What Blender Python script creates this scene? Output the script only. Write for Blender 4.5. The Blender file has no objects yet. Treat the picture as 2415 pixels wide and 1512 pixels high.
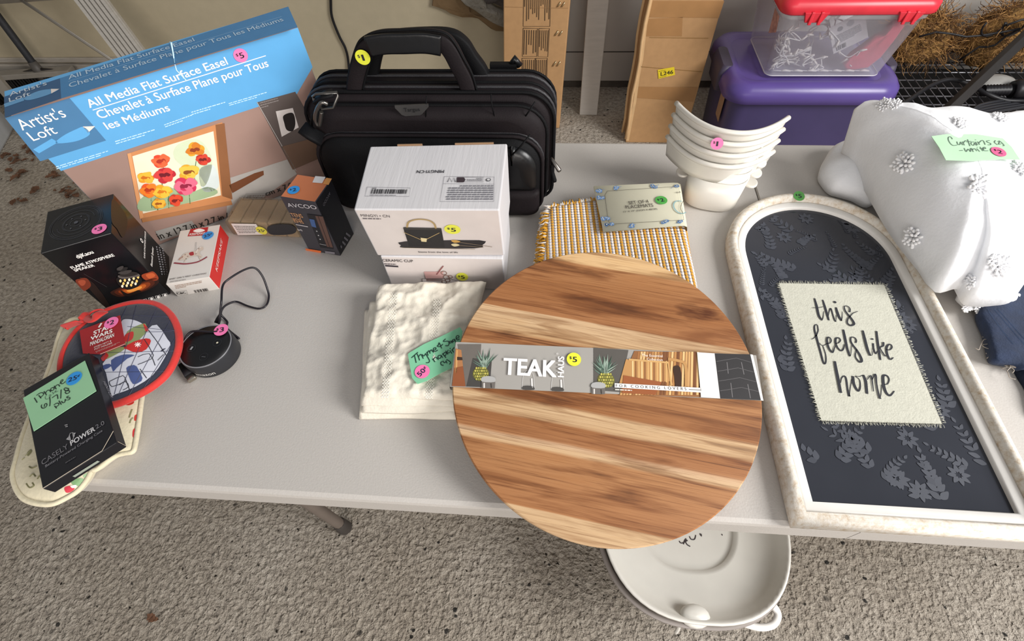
import bpy, bmesh, math, random
from mathutils import Vector, Matrix, noise
from mathutils.bvhtree import BVHTree
PI=math.pi
S=bpy.context.scene
COL=S.collection
R=random.Random(7)
H=.74                      # table top height above the floor
# ---------------------------------------------------------------- camera
IW,IH=2415,1512
CAM=Vector((-.38956,-.16232,.65373+H)); PITCH,YAW,ROLL,FPX=.96018,-.12306,-.066495,1173.33
fwd=Vector((math.sin(YAW)*math.cos(PITCH),math.cos(YAW)*math.cos(PITCH),-math.sin(PITCH)))
rt0=Vector((math.cos(YAW),-math.sin(YAW),0)); up0=rt0.cross(fwd)
RT=math.cos(ROLL)*rt0+math.sin(ROLL)*up0; UP=-math.sin(ROLL)*rt0+math.cos(ROLL)*up0
cd=bpy.data.cameras.new('camera'); cam=bpy.data.objects.new('camera',cd); COL.objects.link(cam)
m3=Matrix((RT,UP,-fwd)).transposed(); cam.matrix_world=Matrix.Translation(CAM)@m3.to_4x4()
cd.sensor_fit='HORIZONTAL'; cd.sensor_width=36; cd.lens=36*FPX/IW; cd.clip_start=.02; cd.clip_end=100
S.camera=cam
def ray(px,py): return (RT*((px-IW/2)/FPX)+UP*((IH/2-py)/FPX)+fwd)
def at(px,py,h=0.):
    d=ray(px,py); return CAM+d*((h+H-CAM.z)/d.z)
def atY(px,py,Y):
    d=ray(px,py); return CAM+d*((Y-CAM.y)/d.y)
def atX(px,py,X):
    d=ray(px,py); return CAM+d*((X-CAM.x)/d.x)
# ---------------------------------------------------------------- light
S.view_settings.view_transform='Standard'; S.view_settings.look='None'; S.view_settings.gamma=1; S.view_settings.use_curve_mapping=False
S.view_settings.exposure=0.0
wd=bpy.data.worlds.new('garage_daylight'); S.world=wd; wd.use_nodes=True
bg=wd.node_tree.nodes['Background']; bg.inputs[0].default_value=(.93,.96,1,1); bg.inputs[1].default_value=.31
def area(name,loc,target,sx,sy,power,col):
    l=bpy.data.lights.new(name,'AREA'); l.shape='RECTANGLE'; l.size=sx; l.size_y=sy; l.energy=power; l.color=col
    o=bpy.data.objects.new(name,l); COL.objects.link(o); o.location=loc
    o.rotation_euler=(Vector(target)-Vector(loc)).to_track_quat('-Z','Y').to_euler(); return o
area('open_garage_door_daylight',(2.1,-.45,2.3),(-.5,.35,.75),1.3,1.2,128,(1,.985,.965))
area('front_bounce_fill',(.1,-2.9,1.7),(-.4,.0,.5),2.4,1.6,78,(1,.93,.87))  # added fill lamp imitating warm bounce from the front
# ---------------------------------------------------------------- helpers
def lin(h):
    h=h.lstrip('#'); c=[int(h[i:i+2],16)/255 for i in (0,2,4)]
    return [x/12.92 if x<=.04045 else ((x+.055)/1.055)**2.4 for x in c]
MATS={}
def mat(name,hexc,rough=.6,bump=None,var=.06,vscale=25.,metal=0.,spec=.4,sheen=0.,coat=0.,stretch=None):
    k=(name,hexc)
    if k in MATS: return MATS[k]
    m=bpy.data.materials.new(name); m.use_nodes=True; nt=m.node_tree; N=nt.nodes; L=nt.links; b=N['Principled BSDF']
    b.inputs['Roughness'].default_value=rough; b.inputs['Metallic'].default_value=metal
    b.inputs['Specular IOR Level'].default_value=spec
    if sheen: b.inputs['Sheen Weight'].default_value=sheen
    if coat: b.inputs['Coat Weight'].default_value=coat; b.inputs['Coat Roughness'].default_value=.12
    tc=N.new('ShaderNodeTexCoord'); src=tc.outputs['Object']
    if stretch:
        mp=N.new('ShaderNodeMapping'); mp.inputs['Scale'].default_value=stretch; L.new(src,mp.inputs[0]); src=mp.outputs[0]
    nz=N.new('ShaderNodeTexNoise'); nz.inputs['Scale'].default_value=vscale; nz.inputs['Detail'].default_value=4; L.new(src,nz.inputs['Vector'])
    c=lin(hexc); rp=N.new('ShaderNodeValToRGB'); e=rp.color_ramp.elements
    e[0].position=.3; e[1].position=.7
    e[0].color=[x*(1-var) for x in c]+[1]; e[1].color=[min(1,x*(1+var)) for x in c]+[1]
    L.new(nz.outputs['Fac'],rp.inputs[0]); L.new(rp.outputs[0],b.inputs['Base Color'])
    if bump:
        bs,st,di=bump; n2=N.new('ShaderNodeTexNoise'); n2.inputs['Scale'].default_value=bs; n2.inputs['Detail'].default_value=5
        L.new(src,n2.inputs['Vector']); bp=N.new('ShaderNodeBump'); bp.inputs['Strength'].default_value=st; bp.inputs['Distance'].default_value=di
        L.new(n2.outputs['Fac'],bp.inputs['Height']); L.new(bp.outputs[0],b.inputs['Normal'])
    MATS[k]=m; return m
def ink(hexc,rough=.5): return mat('print '+hexc,hexc,rough,var=.03,vscale=60)
class MB:
    def __init__(s): s.v=[]; s.f=[]; s.m=[]; s.sm=[]; s.mats=[]
    def mi(s,m):
        if m not in s.mats: s.mats.append(m)
        return s.mats.index(m)
    def add(s,vs,fs,m,smooth=False):
        b=len(s.v); s.v+= [Vector(v) for v in vs]; i=s.mi(m)
        for f in fs: s.f.append([b+k for k in f]); s.m.append(i); s.sm.append(smooth)
    def hexa(s,c,m):    # c: 4 top (ccw from above: back-left, back-right, front-right, front-left) + 4 bottom
        s.add(c,[(3,2,1,0),(4,5,6,7),(7,6,2,3),(6,5,1,2),(5,4,0,1),(4,7,3,0)],m)
    def box(s,lo,hi,m):
        x0,y0,z0=lo; x1,y1,z1=hi
        s.hexa([(x0,y1,z1),(x1,y1,z1),(x1,y0,z1),(x0,y0,z1),(x0,y1,z0),(x1,y1,z0),(x1,y0,z0),(x0,y0,z0)],m)
    def loft(s,rings,m,cap=(True,True),closed=True,smooth=True):
        n=len(rings[0]); vs=[p for r in rings for p in r]; fs=[]
        for i in range(len(rings)-1):
            for j in range(n if closed else n-1):
                k=(j+1)%n; fs.append((i*n+j,i*n+k,(i+1)*n+k,(i+1)*n+j))
        s.add(vs,fs,m,smooth)
        b=len(s.v)-len(vs); i=s.mi(m)
        if cap[0]: s.f.append([b+j for j in reversed(range(n))]); s.m.append(i); s.sm.append(False)
        if cap[1]: s.f.append([b+(len(rings)-1)*n+j for j in range(n)]); s.m.append(i); s.sm.append(False)
    def tube(s,pts,r,m,n=8,closed=False,smooth=True,flat=None,upv=None):
        """sweep; r number or list; flat=(a,b) half sizes of a flat strap, its width along upv"""
        P=[Vector(p) for p in pts]; rings=[]; up=None
        for i,p in enumerate(P):
            a=P[i-1] if (i>0 or closed) else p; b=P[(i+1)%len(P)] if (i<len(P)-1 or closed) else p
            t=(b-a).normalized() if (b-a).length>1e-9 else Vector((0,0,1))
            if upv is not None: up=Vector(upv)
            elif up is None: up=Vector((0,0,1)) if abs(t.z)<.9 else Vector((1,0,0))
            x=(up-t*up.dot(t)).normalized(); y=t.cross(x); 
            if upv is None: up=x
            rr=r[i] if isinstance(r,(list,tuple)) else r
            if flat:
                A,B=flat; q=[]
                for k in range(n):
                    th=2*PI*k/n; cx,sx=math.cos(th),math.sin(th)
                    q.append(p+x*A*(abs(cx)**.35)*(1 if cx>=0 else -1)+y*B*(abs(sx)**.35)*(1 if sx>=0 else -1))
                rings.append(q)
            else: rings.append([p+x*rr*math.cos(2*PI*k/n)+y*rr*math.sin(2*PI*k/n) for k in range(n)])
        if closed: rings.append(rings[0])
        s.loft(rings,m,cap=(not closed,not closed),smooth=smooth)
    def lathe(s,prof,c,m,n=40,axis=None,smooth=True,cap=(False,False),sx=1.,sy=1.):
        c=Vector(c); rings=[]
        for r,z in prof: rings.append([c+Vector((r*sx*math.cos(2*PI*k/n),r*sy*math.sin(2*PI*k/n),z)) for k in range(n)])
        s.loft(rings,m,cap=cap,smooth=smooth)
    def ball(s,c,rx,ry,rz,m,n=10,rot=None):
        c=Vector(c); rings=[]
        for i in range(n//2+1):
            a=-PI/2+PI*i/(n//2); q=[]
            for k in range(n):
                p=Vector((rx*math.cos(a)*math.cos(2*PI*k/n),ry*math.cos(a)*math.sin(2*PI*k/n),rz*math.sin(a)))
                q.append(c+(rot@p if rot else p))
            rings.append(q)
        s.loft(rings,m,cap=(False,False))
    def grid(s,fn,nx,ny,m,smooth=True):
        vs=[fn(i/nx,j/ny) for j in range(ny+1) for i in range(nx+1)]; w=nx+1
        s.add(vs,[(j*w+i,j*w+i+1,(j+1)*w+i+1,(j+1)*w+i) for j in range(ny) for i in range(nx)],m,smooth)
    def build(s,name,parent=None,bevel=0.,seg=2,sub=0):
        me=bpy.data.meshes.new(name)
        o=bpy.data.objects.new(name,me); COL.objects.link(o)
        if parent is not None:
            off=Vector((0,0,0)); q=parent
            while q: off=off+q.location; q=q.parent
            o.parent=parent
        else:
            xs=[v.x for v in s.v]; ys=[v.y for v in s.v]; off=Vector(((min(xs)+max(xs))/2,(min(ys)+max(ys))/2,min(v.z for v in s.v))); o.location=off
        me.from_pydata([v-off for v in s.v],[],s.f)
        for m in s.mats: me.materials.append(m)
        me.polygons.foreach_set('material_index',s.m); me.polygons.foreach_set('use_smooth',s.sm)
        me.update()
        if bevel:
            bm=bmesh.new(); bm.from_mesh(me); bmesh.ops.remove_doubles(bm,verts=bm.verts,dist=1e-6)
            bmesh.ops.recalc_face_normals(bm,faces=bm.faces)
            es=[e for e in bm.edges if len(e.link_faces)==2 and e.calc_face_angle(0)>.5]
            bmesh.ops.bevel(bm,geom=es,offset=bevel,segments=seg,affect='EDGES',profile=.5,clamp_overlap=True)
            bm.to_mesh(me); bm.free(); me.update()
        if sub:
            md=o.modifiers.new('smooth','SUBSURF'); md.levels=sub; md.render_levels=sub
        return o
def thing(name,label,cat,loc,group=None):
    o=bpy.data.objects.new(name,None); COL.objects.link(o); o.location=loc; o.empty_display_size=.05
    o['label']=label; o['category']=cat
    if group: o['group']=group
    return o
def tag(o,label,cat,group=None,kind=None):
    o['label']=label; o['category']=cat
    if group: o['group']=group
    if kind: o['kind']=kind
    return o
def struct(o): o['kind']='structure'; return o
def smooth_path(P,k=6,closed=False):
    P=[Vector(p) for p in P]; n=len(P); out=[]
    for i in range(n if closed else n-1):
        a,b,c,d=(P[(i-1)%n],P[i],P[(i+1)%n],P[(i+2)%n]) if closed else (P[max(i-1,0)],P[i],P[i+1],P[min(i+2,n-1)])
        for t in range(k):
            t/=k; out.append(.5*((2*b)+(c-a)*t+(2*a-5*b+4*c-d)*t*t+(3*b-a-3*c+d)*t**3))
    if not closed: out.append(P[-1])
    return out
GL={}
def glyphs(s,bold=0.,shear=0.,space=1.):
    k=(s,bold,shear,space)
    if k not in GL:
        cu=bpy.data.curves.new('lettering','FONT'); cu.body=s; cu.resolution_u=3; cu.offset=bold; cu.shear=shear; cu.space_character=space
        o=bpy.data.objects.new('lettering',cu); COL.objects.link(o); bpy.context.view_layer.update()
        me=bpy.data.meshes.new_from_object(o.evaluated_get(bpy.context.evaluated_depsgraph_get()))
        vs=[(v.co.x,v.co.y) for v in me.vertices]; fs=[tuple(p.vertices) for p in me.polygons]
        bpy.data.objects.remove(o); bpy.data.curves.remove(cu); bpy.data.meshes.remove(me)
        GL[k]=(vs,fs,min(v[0] for v in vs),max(v[0] for v in vs))
    return GL[k]
CAPH=.73                   # capital height of the built-in font, in em
class Face:
    """flat printed side of a thing: origin o, unit axes u,v; takes points either as photo pixels (2-tuples of px) or metres"""
    def __init__(s,mb,o,u,v,lift=.0004):
        s.mb=mb; s.o=Vector(o); s.u=Vector(u).normalized(); v=Vector(v); s.v=(v-s.u*v.dot(s.u)).normalized(); s.n=s.u.cross(s.v)
        s.l=lift; s.step=.00022; s.vmin=-9.
    def px(s,p):
        d=ray(*p); t=s.n.dot(s.o-CAM)/s.n.dot(d); q=CAM+d*t-s.o; return (q.dot(s.u),q.dot(s.v))
    def w(s,uv,k=0): return s.o+s.u*uv[0]+s.v*max(uv[1],s.vmin)+s.n*(s.l+s.step*k)
    def uvs(s,pts,m=False): return list(pts) if m else [s.px(p) for p in pts]
    def poly(s,pts,col,k=0,m=False):
        q=s.uvs(pts,m); A=sum(q[i][0]*q[(i+1)%len(q)][1]-q[(i+1)%len(q)][0]*q[i][1] for i in range(len(q)))
        if A<0: q=q[::-1]
        s.mb.add([s.w(p,k) for p in q],[tuple(range(len(q)))],col if not isinstance(col,str) else ink(col))
    def spoly(s,pts,col,k=0,m=False,n=5):
        q=[Vector((a,b,0)) for a,b in s.uvs(pts,m)]; q=smooth_path(q,n,True); s.poly([(p.x,p.y) for p in q],col,k,True)
    def circ(s,c,r,col,k=0,m=False,n=28,ry=None,ang=0):
        c=c if m else s.px(c); ry=ry or r; ca,sa=math.cos(ang),math.sin(ang)
        q=[(r*math.cos(2*PI*i/n),ry*math.sin(2*PI*i/n)) for i in range(n)]
        s.poly([(c[0]+x*ca-y*sa,c[1]+x*sa+y*ca) for x,y in q],col,k,True)
    def line(s,pts,w,col,k=1,m=False,sm=0,closed=False):
        q=[Vector((a,b,0)) for a,b in s.uvs(pts,m)]
        ws=w if isinstance(w,(list,tuple)) else None
        if sm:
            if ws: ws=[ws[min(int(i/sm),len(ws)-1)]*(1-(i/sm)%1)+ws[min(int(i/sm)+1,len(ws)-1)]*((i/sm)%1) for i in range((len(q)-1)*sm+1)]
            q=smooth_path(q,sm,closed)
        if closed: q.append(q[0])
        L=[];n=len(q)
        for i in range(n):
            t=(q[min(i+1,n-1)]-q[max(i-1,0)]); t=t.normalized() if t.length>1e-12 else Vector((1,0,0))
            hw=(ws[min(i,len(ws)-1)] if ws else w)/2; nx=Vector((-t.y,t.x,0))*hw
            e=t*hw*.6 if i==n-1 else (-t*hw*.6 if i==0 else Vector((0,0,0)))
            if closed: e=Vector((0,0,0))
            L+= [s.w((q[i]+nx+e)[:2],k),s.w((q[i]-nx+e)[:2],k)]
        s.mb.add(L,[(2*i,2*i+1,2*i+3,2*i+2) for i in range(n-1)],col if not isinstance(col,str) else ink(col))
    def text(s,t,p0,p1,col,k=2,top=None,bold=.0,shear=0.,m=False,space=1.,hs=1.):
        """text whose baseline runs from p0 to p1; top = a point at capital height above p0"""
        a,b=(p0,p1) if m else (s.px(p0),s.px(p1)); d=Vector((b[0]-a[0],b[1]-a[1])); L=d.length; d/=L; up=Vector((-d.y,d.x))
        vs,fs,x0,x1=glyphs(t,0.,shear,space); sc=L/(x1-x0); sy=sc*hs
        if top is not None:
            q=top if m else s.px(top); e=Vector((q[0]-a[0],q[1]-a[1])); sy=abs(e.dot(up))/CAPH
        e=bold*.8; c_=col if not isinstance(col,str) else ink(col)
        for i,(ex,ey) in enumerate(((0,0),) if bold<=.004 else ((-e,-e*.5),(e,-e*.5),(-e,e*.5),(e,e*.5))):
            s.mb.add([s.w((a[0]+d.x*(x+ex-x0)*sc+up.x*(y+ey)*sy,a[1]+d.y*(x+ex-x0)*sc+up.y*(y+ey)*sy),k+.06*i) for x,y in vs],fs,c_)
    def greek(s,quad,rows,col,k=1,fill=.45,words=(3,7),m=False,seed=1):
        """lines of print too small to read: rows of short dashes between the 4 corners (tl,tr,br,bl)"""
        rr=random.Random(seed); tl,tr,br,bl=[Vector(p) for p in s.uvs(quad,m)]
        for i in range(rows):
            t0=(i+.5-fill/2)/rows; t1=(i+.5+fill/2)/rows; x=0.; end=1. if i<rows-1 else rr.uniform(.4,.9)
            while x<end-.02:
                w=rr.uniform(.04,.13); x2=min(x+w,end)
                P=lambda a,t:(tl.lerp(bl,t)).lerp(tr.lerp(br,t),a)
                s.poly([tuple(P(x,t0)),tuple(P(x2,t0)),tuple(P(x2,t1)),tuple(P(x,t1))],col,k,True); x=x2+.018
    def bars(s,quad,n,col,k=1,seed=3,m=False):
        rr=random.Random(seed); tl,tr,br,bl=[Vector(p) for p in s.uvs(quad,m)]; x=0; tot=[rr.choice((1,1,2,3)) for _ in range(2*n)]; T=sum(tot)
        for i,w in enumerate(tot):
            if i%2==0:
                a,b=x/T,(x+w)/T; s.poly([tuple(tl.lerp(tr,a)),tuple(tl.lerp(tr,b)),tuple(bl.lerp(br,b)),tuple(bl.lerp(br,a))],col,k,True)
            x+=w
    def sticker(s,root,c,c2,txt,col,r=.0096,k=3):
        """round price sticker centred at pixel c, its text running towards pixel c2"""
        a=s.px(c); b=s.px(c2); d=Vector((b[0]-a[0],b[1]-a[1])).normalized(); up=Vector((-d.y,d.x))
        mb=MB(); F=Face(mb,s.o,s.u,s.v,s.l+s.step*k)
        base=ink(col,.45); n=30
        lo=[s.o+s.u*(a[0]+r*math.cos(2*PI*i/n))+s.v*(a[1]+r*math.sin(2*PI*i/n))+s.n*(s.l+s.step*(k-1)) for i in range(n)]
        mb.loft([lo,[p+s.n*.00025 for p in lo]],base,smooth=False)
        F.l+=.00005
        rel=lambda x,y:(a[0]+(d.x*x+up.x*y)*r,a[1]+(d.y*x+up.y*y)*r)
        if txt[0]=='$':
            F.text('$',rel(-.62,.02),rel(-.3,.02),'#23202a',1,rel(-.62,.42),.012,m=True); F.text(txt[1:],rel(-.16 if txt!='$1' else -.08,-.42),rel(.42 if txt!='$1' else .16,-.42),'#23202a',1,rel(-.16,.42),.02,m=True)
        else:
            F.text(txt[:2],rel(-.72,-.34),rel(.38,-.34),'#1d2440',1,rel(-.72,.38),.018,m=True); F.text('¢',rel(.45,-.0),rel(.75,0),'#1d2440',1,rel(.45,.38),.012,m=True)
        return mb.build('price_sticker',root)
def frame(fmb,o,ux,uy,**k): return Face(fmb,o,ux,uy,**k)
def boxcorners(x,y,a,w,d,h,h0=0.):
    ux=Vector((math.cos(a),math.sin(a),0)); uy=Vector((-math.sin(a),math.cos(a),0)); o=Vector((x,y,h0+H)); z=Vector((0,0,h))
    B=[o+d*uy,o+w*ux+d*uy,o+w*ux,o]
    return [p+z for p in B]+B
def carton(root,c,m,name='carton_body',bevel=.0012,mats=None):
    """box with 8 corners c; returns (body, faces dict)"""
    mb=MB(); mb.hexa(c,m)
    if mats:
        for i,mm in mats.items(): mb.m[i]=mb.mi(mm)
    b=mb.build(name,root,bevel=bevel)
    A,B,C_,D,A2,B2,C2,D2=c; p=MB()
    F={'front':Face(p,D2,C2-D2,D-D2),'top':Face(p,D,C_-D,A-D),'right':Face(p,C2,B2-C2,C_-C2),'left':Face(p,A2,D2-A2,A-A2),'_':p}
    return b,F
def surf(o):
    """BVH of an object in world space, for resting notes and stickers on soft things"""
    off=Vector((0,0,0)); q=o
    while q: off=off+q.location; q=q.parent
    return BVHTree.FromPolygons([v.co+off for v in o.data.vertices],[tuple(p.vertices) for p in o.data.polygons])
def hit(bv,px,py):
    d=ray(px,py).normalized(); loc,n,i,dist=bv.ray_cast(CAM,d); return loc,n
def nz(p,s,seed=0): return noise.noise(Vector((p[0]*s+seed*7.3,p[1]*s-seed*3.1,p[2]*s+seed)))
def cushion(mb,outline,zc,m,rings=14,zb=None,zedge=.3,power=.5,amp=0.,ascale=20.,seed=0,amp2=0.,ascale2=60.,under=.7,dz=None):
    """soft lump: outline = world points at its widest; domed to height zc above the outline's lowest support zb"""
    P=[Vector(p) for p in outline]; n=len(P); c=sum(P,Vector())/n; zb=zb if zb is not None else min(p.z for p in P)
    rg=[]
    def ripple(p,w):
        a=amp*nz(p,ascale,seed)+amp2*nz(p,ascale2,seed+5)
        return p+Vector((a*.3,a*.3,a))*w
    rg.append([Vector((c.x+(p.x-c.x)*under,c.y+(p.y-c.y)*under,zb)) for p in P])
    rg.append([Vector((c.x+(p.x-c.x)*(.5+.5*under),c.y+(p.y-c.y)*(.5+.5*under),zb+.15*(p.z-zb))) for p in P])
    for i in range(rings):
        s=1-i/rings; t=(1-s**2)**power
        rg.append([ripple(Vector((c.x+(p.x-c.x)*s,c.y+(p.y-c.y)*s,p.z+(zc-p.z)*t+(dz(c.x+(p.x-c.x)*s,c.y+(p.y-c.y)*s)*t if dz else 0))),min(1,.35+t)) for p in P])
    mb.loft(rg,m,cap=(True,False)); b=len(mb.v)
    last=rg[-1]; cc=ripple(Vector((c.x,c.y,zc+(dz(c.x,c.y) if dz else 0))),1)
    mb.v.append(cc); i0=b-n; k=mb.mi(m)
    for j in range(n): mb.f.append([i0+j,i0+(j+1)%n,b]); mb.m.append(k); mb.sm.append(True)
def pad(mb,quad,thick,m,nx=40,ny=40,amp=0.,ascale=30.,seed=0,edge=.12,amp2=0.,ascale2=90.,wob=0.,ridge=0.):
    """folded cloth: bilinear patch between 4 bottom corners (bl,br,tr,tl) with rounded edges"""
    bl,br,tr,tl=[Vector(p) for p in quad]
    def P(a,b): return bl.lerp(br,a).lerp(tl.lerp(tr,a),b)
    def top(a,b):
        p=P(a,b); e=min(1,min(a,1-a)/edge)*1.; f=min(1,min(b,1-b)/edge)
        g=math.sqrt(max(0,1-(1-e)**2))*math.sqrt(max(0,1-(1-f)**2))
        q=Vector((p.x,p.y,p.z+thick*(.25+.75*g)))
        r=nz(q,ascale,seed); h=amp*r+amp2*nz(q,ascale2,seed+3)
        if ridge: h+=ridge*(1-abs(nz(q,ascale*.8,seed+9))*2.2)
        o=Vector((nz(q,14,seed+11),nz(q,14,seed+17),0))*wob
        return q+Vector((0,0,max(h,-thick*.6)*(.2+.8*g)))+o
    mb.grid(lambda a,b:top(a,b),nx,ny,m)
    def edgept(a,b):
        p=P(a,b); o=Vector((nz(Vector((p.x,p.y,p.z+thick*.25)),14,seed+11),nz(Vector((p.x,p.y,p.z+thick*.25)),14,seed+17),0))*wob
        return p+o
    loop=[(i/nx,0) for i in range(nx)]+[(1,j/ny) for j in range(ny)]+[(1-i/nx,1) for i in range(nx)]+[(0,1-j/ny) for j in range(ny)]
    mb.loft([[edgept(*q) for q in loop],[top(*q) for q in loop]],m,cap=(True,False))
# ================================================================ the garage
def floor_mat():
    m=bpy.data.materials.new('exposed aggregate concrete'); m.use_nodes=True; nt=m.node_tree; N=nt.nodes; L=nt.links; b=N['Principled BSDF']
    b.inputs['Roughness'].default_value=.9; b.inputs['Specular IOR Level'].default_value=.2
    tc=N.new('ShaderNodeTexCoord'); sep=N.new('ShaderNodeSeparateXYZ'); L.new(tc.outputs['Object'],sep.inputs[0])
    def noi(s,d,r=.55):
        n=N.new('ShaderNodeTexNoise'); n.inputs['Scale'].default_value=s; n.inputs['Detail'].default_value=d; n.inputs['Roughness'].default_value=r
        L.new(tc.outputs['Object'],n.inputs['Vector']); return n.outputs['Fac']
    def ramp(src,stops):
        r=N.new('ShaderNodeValToRGB'); e=r.color_ramp.elements
        while len(e)<len(stops): e.new(.5)
        for k,(p,h) in enumerate(stops): e[k].position=p; e[k].color=lin(h)+[1]
        L.new(src,r.inputs[0]); return r.outputs[0]
    def mix(t,f,a,c):
        x=N.new('ShaderNodeMix'); x.data_type='RGBA'; x.blend_type=t
        if isinstance(f,float): x.inputs[0].default_value=f
        else: L.new(f,x.inputs[0])
        L.new(a,x.inputs[6]); L.new(c,x.inputs[7]); return x.outputs[2]
    def math_(op,a,bv):
        x=N.new('ShaderNodeMath'); x.operation=op
        for i,q in enumerate((a,bv)):
            if isinstance(q,(int,float)): x.inputs[i].default_value=q
            else: L.new(q,x.inputs[i])
        return x.outputs[0]
    def vor(s,feat='F1'):
        v=N.new('ShaderNodeTexVoronoi'); v.feature=feat; v.inputs['Scale'].default_value=s; v.inputs['Randomness'].default_value=1
        wn=N.new('ShaderNodeTexNoise'); wn.inputs['Scale'].default_value=35; L.new(tc.outputs['Object'],wn.inputs['Vector'])
        ma=N.new('ShaderNodeVectorMath'); ma.operation='MULTIPLY_ADD'; L.new(wn.outputs['Color'],ma.inputs[0]); ma.inputs[1].default_value=(.02,.02,.02); L.new(tc.outputs['Object'],ma.inputs[2])
        L.new(ma.outputs[0],v.inputs['Vector']); return v
    # rough driveway aggregate in front, smoother slab under and behind the table
    mr=N.new('ShaderNodeMapRange'); mr.inputs['From Min'].default_value=.1; mr.inputs['From Max'].default_value=.9; mr.inputs['To Min'].default_value=1; mr.inputs['To Max'].default_value=.3
    L.new(sep.outputs['Y'],mr.inputs['Value'])
    peb=vor(62); peb2=vor(120); fine=noi(230,3,.7); big=noi(2.2,3); med=noi(70,4,.65)
    base=ramp(med,[(.28,'#857e75'),(.5,'#b4ab9f'),(.72,'#d2cabe')])
    tone=ramp(big,[(.3,'#dcd8d2'),(.7,'#ffffff')])
    col=mix('MULTIPLY',1.,base,tone)
    pit=ramp(noi(95,2,.5),[(.27,'#3b362f'),(.36,'#ffffff')]); col=mix('MULTIPLY',mr.outputs[0],col,pit)
    stone=ramp(peb.outputs['Color'],[(.12,'#57595c'),(.15,'#ffffff')]); 
    near=ramp(peb.outputs['Distance'],[(.30,'#ffffff'),(.42,'#000000')]); 
    st=N.new('ShaderNodeMix'); st.data_type='RGBA'; st.blend_type='MULTIPLY'; L.new(near,st.inputs[0]); L.new(col,st.inputs[6]); L.new(stone,st.inputs[7]); col=st.outputs[2]
    L.new(col,b.inputs['Base Color'])
    h=math_('ADD',math_('MULTIPLY',peb.outputs['Distance'],-.5),math_('MULTIPLY',peb2.outputs['Distance'],-.35))
    h=math_('ADD',h,math_('MULTIPLY',med,1.2)); h=math_('ADD',h,math_('MULTIPLY',fine,.35)); h=math_('MULTIPLY',h,mr.outputs[0])
    bp=N.new('ShaderNodeBump'); bp.inputs['Strength'].default_value=1; bp.inputs['Distance'].default_value=.018; L.new(h,bp.inputs['Height']); L.new(bp.outputs[0],b.inputs['Normal'])
    return m
mb=MB(); mb.add([(-4.2,-2.5,0),(3.4,-2.5,0),(3.4,2.6,0),(-4.2,2.6,0)],[(0,1,2,3)],floor_mat()); o=mb.build('floor'); struct(o)
o.location=(0,0,0); 
for v,c in zip(o.data.vertices,((-4.2,-2.5,0),(3.4,-2.5,0),(3.4,2.6,0),(-4.2,2.6,0))): v.co=c
WY=2.24
beige=mat('beige wall paint','#b9ad93',.7,(180,.15,.002),.03); white_wall=mat('off white siding paint','#b3ada6',.65,(40,.1,.002),.05,6)
mb=MB(); mb.box((-3.6,WY,.02),(-.52,WY+.1,2.7),beige); mb.box((-.52,WY,.04),(3.2,WY+.1,2.7),white_wall)
g=mat('dark siding groove','#4a453f',.8)
mb.box((-.52,WY-.001,.178),(3.2,WY+.002,.183),g); mb.box((-.52,WY-.001,.52),(3.2,WY+.002,.525),g); struct(mb.build('wall_back'))
mb=MB(); mb.box((-.52,WY+.012,0),(3.2,WY+.11,.041),mat('shadow-dark concrete footing','#57514a',.9,(60,.5,.01),.2)); struct(mb.build('trim_1'))  # dark concrete; its colour also holds the shadow below the wall
mb=MB(); mb.box((-3.6,-1.2,0),(-3.5,WY+.1,2.7),mat('grey left wall paint','#a5a29b',.7,(60,.1,.003))); struct(mb.build('wall_left'))
tw=mat('weathered white trim','#b4aca1',.6,(25,.5,.004),.12,18,stretch=(1,6,30))
mb=MB(); mb.box((-3.5,WY-.025,.03),(-1.95,WY-.001,.135),tw); mb.box((-3.5,WY-.014,.142),(-1.95,WY-.001,.165),tw); mb.box((-3.5,WY-.01,0),(-1.95,WY-.002,.03),g)
struct(mb.build('baseboard_back',bevel=.003))
mb=MB(); mb.box((-3.5,WY-.16,0),(-3.36,WY-.03,2.3),tw); struct(mb.build('trim_2',bevel=.004))
# dead leaves
brown=mat('dry leaf brown','#6a4a36',.8,(50,.6,.01),.35,40)
mb=MB()
def leaf(mb,c,s,seed):
    rr=random.Random(seed); a=rr.uniform(0,6.28); q=[]
    for i in range(9):
        t=i/8; w=s*.36*math.sin(PI*t**.8)*(1 if i%2 else .7)
        q.append((t*s-s/2,w,-w))
    up=[]; lo=[]
    for i,(x,w0,w1) in enumerate(q):
        z=.004+.35*s*abs(x/s)**2+rr.uniform(0,.004); ca,sa=math.cos(a),math.sin(a)
        for w,l in ((w0,up),(w1,lo)): l.append(Vector((c.x+x*ca-w*sa,c.y+x*sa+w*ca,c.z+z+abs(w)*.5)))
    mb.loft([up,[(u+l)/2-Vector((0,0,.003)) for u,l in zip(up,lo)],lo],brown,cap=(False,False),closed=False)
for k,(px,py,n,sp) in enumerate([(35,375,14,24),(90,362,12,14),(50,408,5,12),(45,420,2,5),(135,415,5,12),(85,455,4,10),(150,450,9,16),(165,465,5,10),(40,478,4,10),(190,440,2,8)]):
    for i in range(n):
        p=at(px+R.gauss(0,sp),py+R.gauss(0,sp*.35),-H); leaf(mb,p,R.uniform(.015,.05),k*50+i)
o=mb.build('leaf_litter'); tag(o,'brown crumbled dead leaves scattered on the concrete left of the table','leaves',kind='stuff')
mb=MB(); leaf(mb,at(362,1457,-H),.03,901); leaf(mb,at(372,1461,-H),.016,902); o=mb.build('dry_leaf'); tag(o,'single small brown leaf scrap on the rough concrete in front of the table','leaf')
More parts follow.
